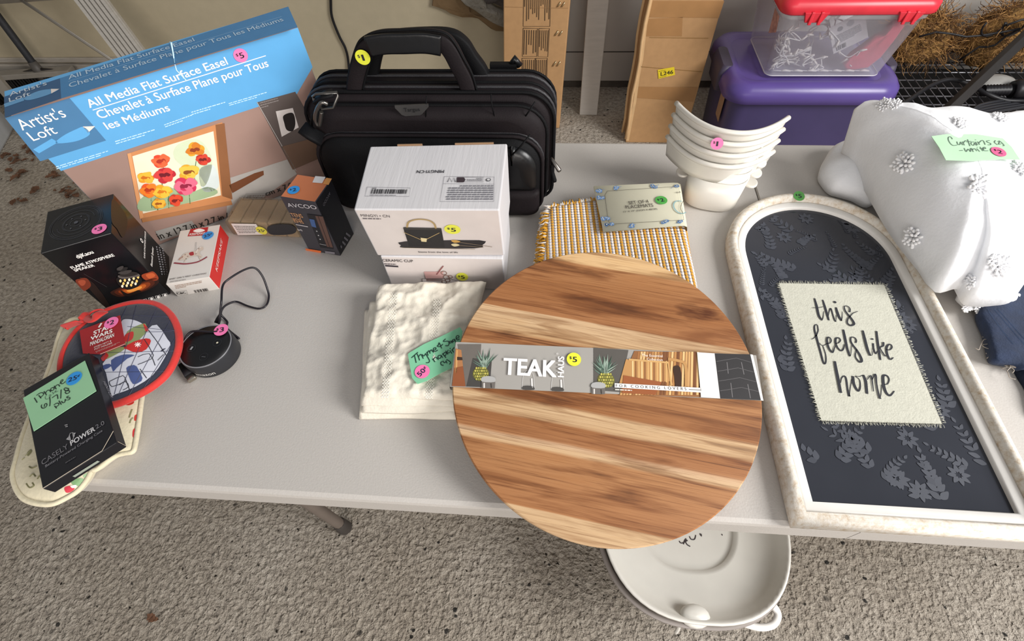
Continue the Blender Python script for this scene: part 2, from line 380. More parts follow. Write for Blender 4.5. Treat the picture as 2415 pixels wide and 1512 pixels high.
# ---------------------------------------------------------------- folding table
plastic=mat('speckled grey table plastic','#b9b4ae',.5,(420,.22,.0012),.025,300,spec=.45)
steel=mat('grey brown powder coated steel','#6a6058',.5)
T=thing('folding_table','long light grey plastic folding table holding the sale goods, seam across its middle','table',(0,.38,0))
TL=1.125
def half(x0,x1,rl):
    rings=[]
    for z,ins in ((-.046,.004),(-.042,0),(-.008,0),(-.0025,.0015),(0,.007)):
        q=[]; r=.06-ins
        def arc(cx,cy,a0): 
            for i in range(9):
                a=a0+PI/2*i/8; q.append(Vector((cx+r*math.cos(a),cy+r*math.sin(a),H+z)))
        if rl: arc(x0+.06,.06,PI); q+= [Vector((x1-ins*.3,ins,H+z)),Vector((x1-ins*.3,.76-ins,H+z))]; arc(x0+.06,.70,PI/2)
        else: arc(x1-.06,.70,0); q+= [Vector((x0+ins*.3,.76-ins,H+z)),Vector((x0+ins*.3,ins,H+z))]; arc(x1-.06,.06,-PI/2)
        rings.append(q)
    mb=MB(); mb.loft(rings,plastic,smooth=False); return mb.build('table_top_half',T)
half(-TL,-.0006,True); half(.0006,TL,False)
for sx in (-1,1):
    mb=MB(); lx=sx*.91
    for y in (.11,.65): mb.tube([(lx+ (.02*sx),y,H-.05),(lx,y,.05),(lx,y,.0)],.014,steel,10)
    mb.tube([(lx+.005*sx,.11,.3),(lx+.005*sx,.65,.3)],.011,steel,8); mb.tube([(lx*.55,.38,H-.06),(lx+.01*sx,.38,.45)],.01,steel,8); mb.tube([(lx+.01*sx,.11,.45),(lx+.01*sx,.65,.45)],.01,steel,8)
    lg=mb.build('leg_frame',T)
    for y in (.11,.65):
        mb=MB(); mb.lathe([(.0,0),(.018,0),(.019,.006),(.017,.05),(.0145,.055)],(lx,y,0),mat('dark rubber foot','#3d3834',.7),14); mb.build('rubber_foot',lg)
mb=MB(); mb.box((-.004,.02,H-.06),(.004,.74,H-.03),steel); mb.build('hinge_bar',T)
# ================================================================ things behind the table
kraft=mat('corrugated cardboard','#b88f63',.75,(300,.12,.0015),.05,40); kraft2=mat('cardboard packing tape','#a97e52',.3,(30,.2,.002),.05); kraftl=mat('cardboard cut edge','#d3ae80',.8)
def wallbox(root,c,m): 
    mb=MB(); mb.hexa(c,m); b=mb.build('carton_body',root,bevel=.004,seg=2)
    A,B,C_,D,A2,B2,C2,D2=c; p=MB(); return Face(p,D2,C2-D2,D-D2,.001),Face(p,D2,A2-D2,D-D2,.001),p
# tall flat carton with printed instructions
def tallbox(x0,x1,y0,y1,h,sh,lean,yaw=0.):
    c=[]; cx,cy=(x0+x1)/2,y0
    for z in (h,0):
        for x,y in ((x0,y1),(x1,y1),(x1,y0),(x0,y0)):
            dx,dy=x-cx,y-cy; c.append(Vector((cx+dx*math.cos(yaw)-dy*math.sin(yaw)+sh*z,cy+dx*math.sin(yaw)+dy*math.cos(yaw)+lean*z,z)))
    return c
r=thing('tall_cardboard_carton','tall brown cardboard carton with boxed fine print and staples behind the black bag','carton',(-.49,1.95,0))
c=tallbox(-.624,-.364,1.91,2.0,1.35,.04,.10,-.055); F,FL,p=wallbox(r,c,kraft)
dk='#54402c'
def boxprint(q,rows,seed):
    F.line(q,.0025,dk,1,closed=True)
    tl,tr,br,bl=[Vector(F.px(k)) for k in q]
    rr=random.Random(seed); n=rows
    for i in range(n):
        a=(i+.6)/(n+.2); b0=.06; b1=rr.uniform(.55,.95)
        P=lambda u,v: tuple((tl.lerp(tr,u)).lerp(bl.lerp(br,u),v))
        F.poly([P(a-.2/n,b0),P(a+.2/n,b0),P(a+.2/n,b1),P(a-.2/n,b1)],dk,1,True)
boxprint([(1236,-60),(1300,-60),(1297,62),(1234,62)],13,1); boxprint([(1234,66),(1268,67),(1266,133),(1232,133)],6,2); boxprint([(1271,67),(1296,67),(1292,134),(1269,133)],5,3); boxprint([(1231,137),(1262,137),(1261,200),(1231,200)],6,4); boxprint([(1264,137),(1291,137),(1289,200),(1263,200)],6,5)
F.line([(1189,16),(1234,17)],.002,'#a57f56',1); F.line([(1250,18),(1340,19)],.002,'#a57f56',1)
p.build('printed_graphics',r)
sil=mat('brass staple wire','#c9b48e',.3,metal=.8)
for px,py in ((1323,8),(1317,76),(1312,148)):
    for d in (-5,5): 
        mb=MB(); a,b=F.px((px+d-3,py+7)),F.px((px+d+5,py-4)); mb.tube([F.w(a,8),F.w(((a[0]+b[0])/2,(a[1]+b[1])/2),14),F.w(b,8)],.003,sil,6); mb.build('staple',r)
# leaning carton with a yellow sticker
r=thing('large_cardboard_carton','tall brown cardboard carton with brown tape and a yellow L246 sticker','carton',(.06,1.9,0))
c=tallbox(-.066,.187,1.8,1.97,1.3,.004,.0); F,FL,p=wallbox(r,c,kraft)
F.poly([(1533,2),(1708,2),(1695,42),(1525,40)],kraft2,1); F.poly([(1500,204),(1645,206),(1635,240),(1497,230)],kraft2,1); F.poly([(1520,45),(1610,40),(1608,85),(1520,85)],kraft2,1)
for q in (((1532,88),(1670,90)),((1512,157),(1655,169))): F.line(q,.002,'#94703f',2)
F.line([(1535,0),(1522,60),(1513,140),(1505,180),(1497,240),(1480,330)],.012,kraftl,2)
p.build('printed_graphics',r)
p=MB(); G=Face(p,F.o,F.u,F.v,.0025); G.poly([(1551,164),(1590,157),(1592,176),(1553,185)],'#e9cf2c',0); G.text('L246',(1558,178),(1587,173),'#2c2a20',2,(1557,169),.02); G.greek([(1553,167),(1590,159),(1590,162),(1553,169)],1,'#6d6320',1,.5); G.greek([(1555,181),(1591,174),(1591,176),(1555,183)],1,'#6d6320',1,.5); p.build('sticker',r)
mb=MB()   # bulging loose flap along the left edge
for dx,dy in ((0,0),(-.012,.05)): mb.tube([(-.068+dx+.003*math.sin(i*1.7),1.80+dy,.02+i*.07) for i in range(18)],.006,kraftl,6)
mb.build('side_flap',r)
# white plank
mb=MB(); x0,x1=-.27,-.187; w=mat('white painted board','#b7b1a9',.5,(60,.2,.002),.05,12,stretch=(1,1,8))
mb.hexa([Vector(q) for q in ((x0+.0,2.03+.2,1.2),(x1+.01,2.03+.2,1.2),(x1+.01,2.01+.2,1.2),(x0,2.01+.2,1.2),(x0,2.03,.0),(x1,2.03,.0),(x1,2.01,.0),(x0,2.01,.0))],w)
tag(mb.build('white_plank',bevel=.003),'narrow white painted board leaning on the wall between two cartons','plank')
# cord on the wall
mb=MB(); blk=mat('black rubber','#17161a',.45); wy=WY-.012
mb.tube(smooth_path([atY(775,-160,wy),atY(779,-60,wy),atY(780,0,wy),atY(783,40,wy),atY(800,85,wy),atY(815,115,wy),atY(822,150,wy),atY(826,220,wy-.03)],5),.006,blk,8)
tag(mb.build('hanging_cord'),'thin black cord hanging down the beige wall above the black bag','cord')
# kraft paper and grey bag hanging on the wall
r=thing('torn_paper_bundle','torn brown kraft paper with crumpled grey plastic hanging on the beige wall','paper bundle',atY(1110,30,WY-.05))
pp=mat('brown kraft paper','#80684a',.8,(40,.5,.006),.1,10); gp=mat('crumpled grey plastic','#8f8a80',.35,(60,.8,.01),.12,14)
def sheet(pts,m,name,d,th=.012,amp=.01):
    P=[atY(a,b,WY-d) for a,b in pts]; mb=MB(); n=len(P); c=sum(P,Vector())/n
    rg=[[p+Vector((0,th,0)) for p in P]]
    for s in (1,.97,.85,.6,.3,.05): rg.append([c+(p-c)*s+Vector((0,-th*(1-s)-amp*nz(c+(p-c)*s,22,3)*(1-s*.5),0)) for p in P])
    mb.loft(rg,m); return mb.build(name,r)
sheet([(1028,-60),(1019,13),(1036,18),(1051,24),(1062,32),(1090,40),(1112,41),(1138,46),(1152,56),(1158,68),(1170,73),(1205,75),(1210,60),(1160,48),(1140,38),(1120,22),(1098,10),(1085,-4),(1085,-60)],pp,'kraft_paper',.02)
sheet([(1082,-60),(1086,0),(1098,10),(1120,24),(1140,40),(1156,50),(1172,58),(1190,66),(1230,70),(1230,40),(1170,20),(1150,6),(1135,0),(1135,-60)],gp,'plastic_wrap',.06,.02,.03)
sheet([(1140,-60),(1142,2),(1150,10),(1165,8),(1182,16),(1190,26),(1230,30),(1230,-60)],mat('dark grey plastic','#4c4747',.5,(50,.6,.01)),'dark_liner',.09,.02)
# ---------------------------------------------------------------- totes
def rrect(x0,x1,y0,y1,r,z,n=6):
    q=[]
    for cx,cy,a0 in ((x1-r,y1-r,0),(x0+r,y1-r,PI/2),(x0+r,y0+r,PI),(x1-r,y0+r,1.5*PI)):
        for i in range(n+1): a=a0+PI/2*i/n; q.append(Vector((cx+r*math.cos(a),cy+r*math.sin(a),z)))
    return q
pur=mat('purple tote plastic','#5d4b93',.32,(25,.05,.003),.05,8,spec=.5); purd=mat('translucent purple side','#453d66',.35,None,.08,6); 
r=thing('purple_storage_tote','large purple plastic storage tote with lid on the floor behind the table','storage tote',(.525,1.76,0))
LZ=H-.34
mb=MB(); mb.loft([rrect(.275,.775,1.60,1.92,.04,.0),rrect(.27,.78,1.595,1.925,.05,.02),rrect(.252,.80,1.575,1.945,.06,LZ-.07),rrect(.245,.805,1.57,1.95,.06,LZ-.04)],purd); mb.build('tote_body',r)
mb=MB(); mb.loft([rrect(.235,.815,1.558,1.965,.07,LZ-.062),rrect(.222,.828,1.548,1.975,.075,LZ-.06),rrect(.226,.824,1.552,1.97,.075,LZ-.022),rrect(.245,.805,1.57,1.953,.065,LZ+.002),rrect(.27,.78,1.597,1.93,.06,LZ+.004),rrect(.285,.765,1.61,1.915,.05,LZ-.006)],pur); ld=mb.build('lid',r)
gm=mat('dark grey latch plastic','#463f52',.5)
for s in (0,1):
    mb=MB(); x=.228 if s==0 else .802; mb.loft([rrect(x-.012,x+.03,1.69,1.83,.015,LZ-.09),rrect(x-.016,x+.034,1.685,1.835,.015,LZ-.02),rrect(x-.004,x+.03,1.69,1.83,.015,LZ+.006)],gm); mb.build('latch_handle',r)
mb=MB(); mb.add([(.2515,1.64,LZ-.19),(.2515,1.70,LZ-.19),(.2462,1.70,LZ-.08),(.2462,1.64,LZ-.08)],[(3,2,1,0)],mat('brown paper label','#a3826a',.6)); mb.build('side_label',r)
r=thing('clear_storage_box','clear plastic storage box with red lid stacked on the purple tote','storage box',(.545,1.75,LZ+.004))
def clearmat():
    m=bpy.data.materials.new('clear frosted plastic'); m.use_nodes=True; nt=m.node_tree; N=nt.nodes; L=nt.links
    for n in list(N): 
        if n.type!='OUTPUT_MATERIAL': N.remove(n)
    out=[n for n in N if n.type=='OUTPUT_MATERIAL'][0]
    tr=N.new('ShaderNodeBsdfTransparent'); tr.inputs[0].default_value=(.95,.95,.98,1)
    p=N.new('ShaderNodeBsdfPrincipled'); p.inputs['Base Color'].default_value=(.72,.72,.76,1); p.inputs['Roughness'].default_value=.22
    tc=N.new('ShaderNodeTexCoord'); n=N.new('ShaderNodeTexNoise'); n.inputs['Scale'].default_value=7; L.new(tc.outputs['Object'],n.inputs['Vector'])
    mr=N.new('ShaderNodeMapRange'); mr.inputs['To Min'].default_value=.32; mr.inputs['To Max'].default_value=.54; L.new(n.outputs['Fac'],mr.inputs['Value'])
    mx=N.new('ShaderNodeMixShader'); L.new(mr.outputs[0],mx.inputs[0]); L.new(tr.outputs[0],mx.inputs[1]); L.new(p.outputs[0],mx.inputs[2]); L.new(mx.outputs[0],out.inputs[0]); return m
clr=clearmat(); z0=LZ+.005; z1=LZ+.240
ox=lambda x:x
mb=MB(); mb.loft([rrect(.358,.735,1.622,1.89,.02,z0),rrect(.353,.74,1.617,1.895,.025,z0+.006),rrect(.328,.762,1.585,1.925,.03,z1-.03),rrect(.322,.768,1.578,1.93,.03,z1-.028),rrect(.322,.768,1.578,1.93,.03,z1)],clr,cap=(True,False)); mb.build('box_body',r)
edge=mat('frosted white plastic edge','#cfcdd2',.3)
mb=MB(); mb.tube(rrect(.354,.739,1.618,1.894,.025,z0+.004),.002,edge,6,closed=True)
mb.build('base_rim',r)
red=mat('red lid plastic','#d6303f',.35,spec=.5)
mb=MB(); mb.loft([rrect(.315,.775,1.570,1.938,.035,z1-.012),rrect(.308,.782,1.563,1.945,.04,z1-.006),rrect(.308,.782,1.563,1.945,.04,z1+.02),rrect(.325,.765,1.58,1.925,.035,z1+.035)],red); lid=mb.build('lid',r)
for x in (.375,.655):
    mb=MB(); mb.hexa([Vector(q) for q in ((x-.0,1.566,z1+.002),(x+.075,1.566,z1+.002),(x+.075,1.556,z1+.002),(x,1.556,z1+.002),(x+.012,1.572,z1-.03),(x+.063,1.572,z1-.03),(x+.063,1.562,z1-.03),(x+.012,1.562,z1-.03))],red)
    mb.box((x+.02,1.554,z1-.034),(x+.03,1.562,z1+.004),red); mb.box((x+.048,1.554,z1-.034),(x+.058,1.562,z1+.004),red); mb.build('latch',lid,bevel=.002)
mb=MB(); mb.add([(.3345,1.62,z0+.15),(.3345,1.68,z0+.12),(.326,1.68,z0+.2),(.326,1.62,z0+.2)],[(3,2,1,0)],mat('printed side sticker','#b98d86',.5,None,.35,60)); mb.build('side_label',r)
# contents
r=thing('string_lights','tangled white wire string lights inside the clear box','string lights',(.47,1.75,z0+.006))
mb=MB(); wire=mat('clear light wire','#ececea',.25); bulb=mat('white light bulb plastic','#f2efe8',.3)
rr=random.Random(5)
def bulb_(pts,rads):
    b_=MB(); b_.tube(pts,rads,bulb,7); b_.build('bulb',r)
for k in range(15):
    p=Vector((rr.uniform(.39,.6),rr.uniform(1.635,1.68),rr.uniform(.02,.15)+z0)); P=[]
    for i in range(9):
        P.append(p.copy()); p=p+Vector((rr.uniform(-.05,.05),rr.uniform(-.02,.025),rr.uniform(-.035,.035))); p.x=min(max(p.x,.385),.64); p.y=min(max(p.y,1.637),1.80); p.z=min(max(p.z,z0+.012),z0+.165)
    mb.tube(smooth_path(P,5),.0019,wire,5)
    for q in P[::2]:
        d=Vector((rr.uniform(-1,1),rr.uniform(-.4,.4),rr.uniform(-1,1))).normalized(); bulb_([q,q+d*.01,q+d*.022],[.0035,.004,.002])
for k in range(7):
    x=.40+k*.045+rr.uniform(-.01,.01); bulb_([(x,1.635,z0+.012),(x+.012,1.635,z0+.014),(x+.03,1.634,z0+.012)],[.003,.004,.003]); mb.tube([(x-.03,1.637,z0+.013),(x,1.635,z0+.012)],.0015,wire,5)
mb.build('wire',r)
mb=MB(); Fp=MB(); lo=Vector((.575,1.640,z0+.075)); ux=Vector((.085,.0,.055)); vy=Vector((-.065,-.012,.10)).normalized()*.1
n=ux.cross(vy).normalized()
lo=Vector((.56,1.636,z0+.07)); q=[lo,lo+ux,lo+ux+vy+Vector((0,.012,0)),lo+vy+Vector((0,.012,0))]
r2=thing('packaging_leaflet','grey printed leaflet with barcode inside the clear box','leaflet',lo)
mb.loft([q,[p-n*.0008 for p in q]],mat('leaflet paper','#d4d3d6',.5),smooth=False); mb.build('paper_sheet',r2)
G=Face(Fp,q[0],q[1]-q[0],q[3]-q[0],.0004)
W_=(q[1]-q[0]).length; h_=(q[3]-q[0]).length
G.bars([(.01,.022),(.04,.022),(.04,.006),(.01,.006)],12,'#3a3a40',1,m=True); G.greek([(.01,.062),(W_*.85,.062),(W_*.85,.03),(.01,.03)],7,'#6c6c74',1,m=True); G.circ((.03,.078),.008,'#8d8d93',1,True); G.circ((.06,.08),.01,'#a5a5ab',1,True)
Fp.build('printed_graphics',r2)
mb=MB(); pk=mat('pink red cloth','#d8455f',.7,(60,.4,.006),.12,20,sheen=.3)
P=[Vector((x,1.64+.004*math.sin(x*90),z0+z)) for x,z in ((.615,.03),(.63,.014),(.66,.012),(.70,.02),(.725,.055),(.735,.11),(.74,.16),(.715,.17),(.70,.13),(.675,.12),(.655,.085),(.63,.06))]
c=sum(P,Vector())/len(P); mb.loft([[p+Vector((0,.03,0)) for p in P],P]+[[c+(p-c)*s+Vector((0,-.005*(1-s)+.006*nz(c+(p-c)*s,30),0)) for p in P] for s in (.9,.7,.45,.2)],pk)
tag(mb.build('pink_bag'),'crumpled pink cloth bag pressed against the inside of the clear box','bag')
# ---------------------------------------------------------------- coco liners, rack and cables
r=thing('wire_rack','black wire grid rack standing on the floor beside the purple tote','rack',(1.3,1.85,0)); RZ=H-.5
bw=mat('glossy black wire','#2a2a2e',.25,spec=.6)
mb=MB(); x0,x1,y0,y1=.93,1.75,1.60,2.12
mb.tube([(x0,y0,RZ),(x1,y0,RZ),(x1,y1,RZ),(x0,y1,RZ)],.006,bw,8,closed=True); mb.tube([(x0,y0,RZ-.05),(x1,y0,RZ-.05),(x1,y1,RZ-.05),(x0,y1,RZ-.05)],.004,bw,8,closed=True)
for x in (x0,x1):
    for y in (y0,y1): mb.tube([(x,y,0),(x,y,RZ)],.008,bw,8)
mb.build('rack_frame',r)
mb=MB(); ww=mat('highlight-grey black wire','#8b8b90',.25,metal=.6)  # grey colour carries the white highlights of the black wires
for i in range(1,9): y=y0+(y1-y0)*i/9; mb.tube([(x0,y,RZ),(x1,y,RZ)],.003,ww,6)
for i in range(1,26): x=x0+(x1-x0)*i/26; mb.tube([(x,y0,RZ+.003),(x,y1,RZ+.003)],.002,ww,5)
mb.build('wire_grid',r)
coir=mat('brown coconut fibre','#94703f',.95,(120,.9,.012),.4,45); fib=mat('loose coir strand','#b38752',.8,None,.3,10); dkf=mat('dark coir strand','#5c4026',.85,None,.3,10)
def coco(name,label,c,rx,ry,rz,seed,hole):
    r=thing(name,label,'planter liner',Vector((c[0],c[1],c[2]-rz)),'coconut fibre planter liners')
    rr=random.Random(seed); mb=MB(); rings=[]; c=Vector(c)
    for i in range(15):
        a=-PI/2+PI*i/14; q=[]
        for k in range(36):
            t=2*PI*k/36; d=Vector((math.cos(a)*math.cos(t)*rx,math.cos(a)*math.sin(t)*ry,math.sin(a)*rz)); s=1+.28*nz(c+d,11,seed)+.12*nz(c+d,34,seed)
            q.append(c+Vector((d.x*s,d.y*s,max(d.z*s,-rz))))
        rings.append(q)
    mb.loft(rings,coir,cap=(True,True)); b=mb.build('liner_body',r)
    fb=MB()
    for k in range(1600):
        a=rr.uniform(-.5,1.4); t=rr.uniform(0,2*PI); d=Vector((math.cos(a)*math.cos(t)*rx,math.cos(a)*math.sin(t)*ry,math.sin(a)*rz)); p=c+d*(1+.2*nz(c+d,11,seed)); P=[p]
        v=Vector((rr.uniform(-1,1),rr.uniform(-1,1),rr.uniform(-.8,.8))).normalized()
        for i in range(6): v=(v+Vector((rr.uniform(-.7,.7),rr.uniform(-.7,.7),rr.uniform(-.7,.55)))).normalized(); P.append(P[-1]+v*rr.uniform(.008,.020)+d*.0015); 
        fb.tube(P,rr.choice((.0005,.0008,.0011)),fib if rr.random()<.6 else dkf,4)
    f=fb.build('loose_fibres',r); f['kind']='stuff'
    return r
bt=mat('black backing plastic','#141416',.5,(40,.1,.003))
mb=MB(); mb.loft([rrect(.95,1.73,1.63,2.10,.02,.0),rrect(.945,1.735,1.625,2.105,.02,RZ-.07)],bt,smooth=False); tag(mb.build('dark_backing_box'),'dark backing box added under the wire rack','backing box')  # added dark backing, keeps pale floor from showing through the grid
coco('coconut_liner','shaggy brown coconut fibre planter liner bulging over the wire rack, largest of the three',(1.38,1.99,RZ+.118),.15,.095,.105,3,0)
coco('coconut_liner','darker flattened coconut fibre liner wedged between the red lidded box and the largest liner',(1.07,2.03,RZ+.095),.115,.09,.085,8,0)
coco('coconut_liner','pale coconut fibre liner rising behind the two others against the wall',(1.655,2.07,RZ+.18),.105,.085,.165,11,0)
mb=MB()
for k,(a,b) in enumerate((((1.0,1.93,RZ+.15),(1.3,1.88,RZ+.19)),((1.25,1.885,RZ+.20),(1.52,1.9,RZ+.30)),((1.3,1.88,RZ+.19),(1.18,1.9,RZ+.08)))):
    a=Vector(a); b=Vector(b); mb.tube([a.lerp(b,t/6)+Vector((0,.006*math.sin(t*2),.012*math.sin(t*1.3+k))) for t in range(7)],.004,blk,6)
for cx in (1.22,1.29): mb.tube([(cx+.035*math.cos(t*PI/8),1.90,RZ+.20+.035*math.sin(t*PI/8)) for t in range(7,18)],.0035,blk,6)
tag(mb.build('planter_wire_frame'),'thin black wire planter frame bent over the brown coconut liners','wire frame')
mb=MB(); bar=mat('worn black steel bar','#25211f',.45,(90,.2,.002)); A=at(2222,272,-.455); B=atY(2470,38,1.86); 
mb.tube([A,A.lerp(B,.5),B],.022,bar,4,smooth=False); tag(mb.build('black_steel_bar',bevel=.002),'square black steel bar slanting up to the right over the wire rack','steel bar')
mb=MB(); hp=lambda px,py,h:at(px,py,h)
mb.tube(smooth_path([hp(2095,262,-.45),hp(2140,238,-.44),hp(2190,205,-.43),hp(2235,188,-.42),hp(2280,196,-.43),hp(2330,222,-.44),hp(2370,236,-.45),hp(2415,238,-.45),hp(2470,236,-.46)],6),.008,blk,10); tag(mb.build('black_power_cable'),'thick black power cable snaking over the wire rack','cable')
mb=MB()
for k in range(5): 
    q=[at(2250+k*10,276-k*3,-.47+.006*k),at(2310,272-k*6,-.46+.006*k),at(2360,262-k*6,-.45),at(2415,252-k*5,-.46),at(2480,246-k*4,-.47)]; mb.tube(smooth_path(q,5),.0055,bw,8)
tag(mb.build('coiled_cable'),'bundle of glossy black coiled cable behind the white curtains','cable')
r=thing('cord_plug','black ribbed plug with a pale grey rounded grip lying on the wire rack','plug',at(2370,205,-.49))
mb=MB(); c0=at(2345,200,-.45); mb.ball(c0,.075,.045,.035,mat('pale grey grip','#9c9a96',.5),16); mb.build('grip',r)
mb=MB(); a=at(2318,214,-.44); b=at(2385,212,-.43); mb.tube([a.lerp(b,t/18) for t in range(19)],[.016 if t%2 else .021 for t in range(19)],blk,12); e=at(2440,208,-.42); mb.tube([b,b.lerp(e,.2),e],[.03,.034,.034],blk,14); mb.build('strain_relief',r)
# ---------------------------------------------------------------- left side: broom, ladder, pale bin
r=thing('push_broom','wide push broom with black bristles and black handle at the far left','broom',at(60,225,-H))
hb=at(95,172,-H+.14); hl=at(-40,182,-H+.14); dr=(hl-hb).normalized(); up=Vector((0,0,1)); bk=dr.cross(up)
mb=MB(); e0=hb-dr*.16; e1=hb+dr*.55
def slab(mb,a,b,w,z0,z1,m): 
    c=[]
    for z in (z1,z0): c+= [a+bk*w+up*z,b+bk*w+up*z,b-bk*w+up*z,a-bk*w+up*z]
    mb.hexa(c,m)
slab(mb,e0,e1,.028,-.012,.014,mat('grey broom block','#8a847b',.7,(40,.3,.003))); mb.build('broom_block',r,bevel=.004)
mb=MB(); bris=mat('black bristle','#191715',.9,(300,.8,.01))
for i in range(46):
    for j in range(4):
        q=e0.lerp(e1,(i+.5)/46)+bk*(-.02+.0133*j); t=q+Vector((R.gauss(0,.006),R.gauss(0,.006),0)); t.z=.0; mb.tube([q-up*.012,t],[.004,.0065],bris,5)
mb.build('bristles',r)
tip=atY(-2,42,2.16); dd=(tip-hb).normalized(); 
mb=MB(); mb.tube([hb,hb+dd*.06,hb+dd*1.25],[.0165,.0165,.0165],mat('black foam handle','#26272b',.6,(80,.4,.003)),14); hd=mb.build('handle',r)
mb=MB(); mb.tube([hb-dd*.03,hb+dd*.02,hb+dd*.055],[.026,.023,.019],mat('grey socket','#504c48',.5),14); mb.tube([hb-dr*.09+up*.004,hb-dd*.01+up*.03],.008,bar,8); mb.tube([hb+dr*.09+up*.004,hb-dd*.01+up*.03],.008,bar,8); mb.build('socket',r)
alu=mat('dull aluminium','#b3aea6',.4,(30,.2,.002),.06,20,metal=.15,stretch=(1,1,10)); alud=mat('grey aluminium web','#857f76',.5,metal=.15)
b0=at(445,355,-H); t0=atY(172,-2,2.0); D=(t0-b0); 
r=thing('step_ladder','ribbed aluminium step ladder leaning near the beige wall behind the blue box','ladder',b0)
t1=b0+D*1.25; side=at(440,355,-H); n1=(at(510,350,-H)-b0).normalized()*.125; fr=D.cross(n1).normalized()
mb=MB()
def bar4(mb,a,b,u,w,th,m): mb.hexa([b+w*u-fr*th,b+w*u,b,b-fr*th][0:0] or [b+fr*th,b+u*w+fr*th,b+u*w,b,a+fr*th,a+u*w+fr*th,a+u*w,a],m)
u=n1.normalized(); wd_=n1.length
for k in range(6): bar4(mb,b0+u*(wd_*k/6),t1+u*(wd_*k/6),u,wd_/6*.72,.012,alu)
bar4(mb,b0+fr*.010,t1+fr*.010,u,wd_,.02,alu); bar4(mb,b0+fr*.02-u*.004,t1+fr*.02-u*.004,u,.012,.05,alud); mb.build('side_rail',r)
st=b0+D*1.035+fr*.02; lf=-u
mb=MB(); bar4(mb,st+lf*.55,st+lf*.55+D.normalized()*.06,u,.55,.07,mat('worn step tread','#9a948b',.6,(40,.5,.003),.1)); mb.build('step',r)
mb=MB(); q0=b0+D*.52+fr*.03; q1=st+lf*.24+fr*.03; mb.tube([q0,q1],.006,alud,6); mb.tube([q0+D*.012,q1+D*.012],.0035,alu,6); mb.build('brace',r)
mb=MB(); bar4(mb,b0+lf*.62+fr*.02,t1+lf*.62+fr*.02,u,.05,.02,alud); mb.build('far_rail',r)
mb=MB(); a=at(38,298,-H); b=at(-6,378,-H); e=(b-a); o_=Vector((-e.y,e.x,0)).normalized()
if o_.x>0: o_=-o_
a2=a; b2=b+e*.3
q=[a2,b2,b2+o_*.3,a2+o_*.3]; mb.loft([[p for p in q],[p+Vector((0,0,.16)) for p in q]],mat('pale grey plastic bin','#aeb0b2',.5),smooth=False)
tag(mb.build('grey_plastic_bin',bevel=.01),'pale grey plastic bin on the concrete at the far left edge','bin')
# ================================================================ boxed goods on the table
YEL='#dfe04a'; PNK='#f27ab0'; BLU='#2f8fd6'; GRN='#4f9a4c'
def base(c): s=sum(c[4:],Vector())/4; return s
# ---- blue easel carton
lb=mat('light blue carton print','#5ea4d6',.45,(90,.1,.001),.03); nb=mat('dull blue carton print','#47779f',.45,None,.03); wh='#f1ece6'
c=boxcorners(-1.1405,.4150,.647,.412,.058,.2855,.0006)
r=thing('easel_box','long light blue easel carton with flower picture standing upright behind the small boxes','carton',base(c))
b,F=carton(r,c,mat('carton side print','#7d7a80',.5),mats={0:lb,2:mat('grey brown photo print','#9c7f74',.45,(3,.0,.0),.12,4)},bevel=.0008)
f=F['front']; t=F['top']; p=F['_']; f.vmin=.001
f.poly([(12,278),(702,65),(737,158),(700,222),(144,403)],lb,0)
f.poly([(12,278),(164,231),(250,331),(95,380)],nb,1)      # logo square
f.poly([(95,380),(85,351),(124,340),(128,325)][0:0] or [(78,352),(122,326),(137,335),(92,361)],lb,2); f.spoly([(131,336),(150,319),(180,304),(197,299),(212,315),(190,329),(160,336)],lb,2); f.poly([(195,298),(224,297),(207,313)],'#f3ddd0',2)
f.text("Artist's",(53,307),(158,274),wh,3,(43,279),-.01); f.text('Loft',(79,332),(137,313),wh,3,(62,310),-.01)
f.text('All Media Flat Surface Easel',(212,254),(538,151),wh,2,(206,233),.016); f.text('Chevalet à Surface Plane pour Tous',(236,280),(634,156),wh,2,(228,259),.014); f.text('les Médiums',(254,305),(402,260),wh,2,(247,286),.014)
f.line([(219,259),(626,131)],.0012,wh,2); 
for q,n,s in (([(131,391),(258,352),(260,361),(134,400)],2,1),([(270,331),(366,302),(370,312),(274,341)],2,2),([(386,292),(452,268),(455,278),(390,301)],2,3),([(450,262),(530,238),(533,248),(453,272)],2,4),([(538,242),(628,215),(630,224),(541,250)],2,5)): f.greek(q,n,'#bfe0f5',2,.4,seed=s)
# printed picture: canvas on an easel
f.poly([(302,362),(524,288),(545,473),(333,515)],'#c98756',1); f.poly([(300,362),(308,360),(338,512),(330,516)],'#dd9a66',2); f.poly([(508,294),(529,290),(548,470),(524,462)],'#8a5a38',2)
f.poly([(312,368),(503,309),(521,460),(337,503)],'#e8e0c6',2); f.spoly([(420,340),(470,330),(500,380),(480,440),(440,400),(410,370)],'#cfd9b8',3); f.spoly([(330,470),(390,440),(440,455),(490,440),(505,460),(345,498)],'#9fb48c',3); f.spoly([(470,400),(505,390),(515,440),(480,450)],'#d3dcd9',3)
rr=random.Random(4)
def flower(px,py,s,c1,c2,c3,k):
    for i in range(10):
        a=i*PI/3+rr.uniform(-.4,.4); q=[]; big=i<6
        for j in range(7):
            th=2*PI*j/7; q.append((px+s*(.5 if big else .25)*math.cos(a)+s*(.55 if big else .3)*math.cos(th)*rr.uniform(.7,1.2),py+s*(.36 if big else .2)*math.sin(a)+s*(.42 if big else .2)*math.sin(th)*rr.uniform(.7,1.2)))
        f.spoly(q,(c1,c2,c1,c2,c1,c2,c3,c2,c1,c3)[i],k+(i%2)+(0 if big else 2)+.05*i,n=3)
    f.spoly([(px+s*.2*math.cos(2*PI*j/6),py+s*.15*math.sin(2*PI*j/6)) for j in range(6)],c3,k+4,n=3)
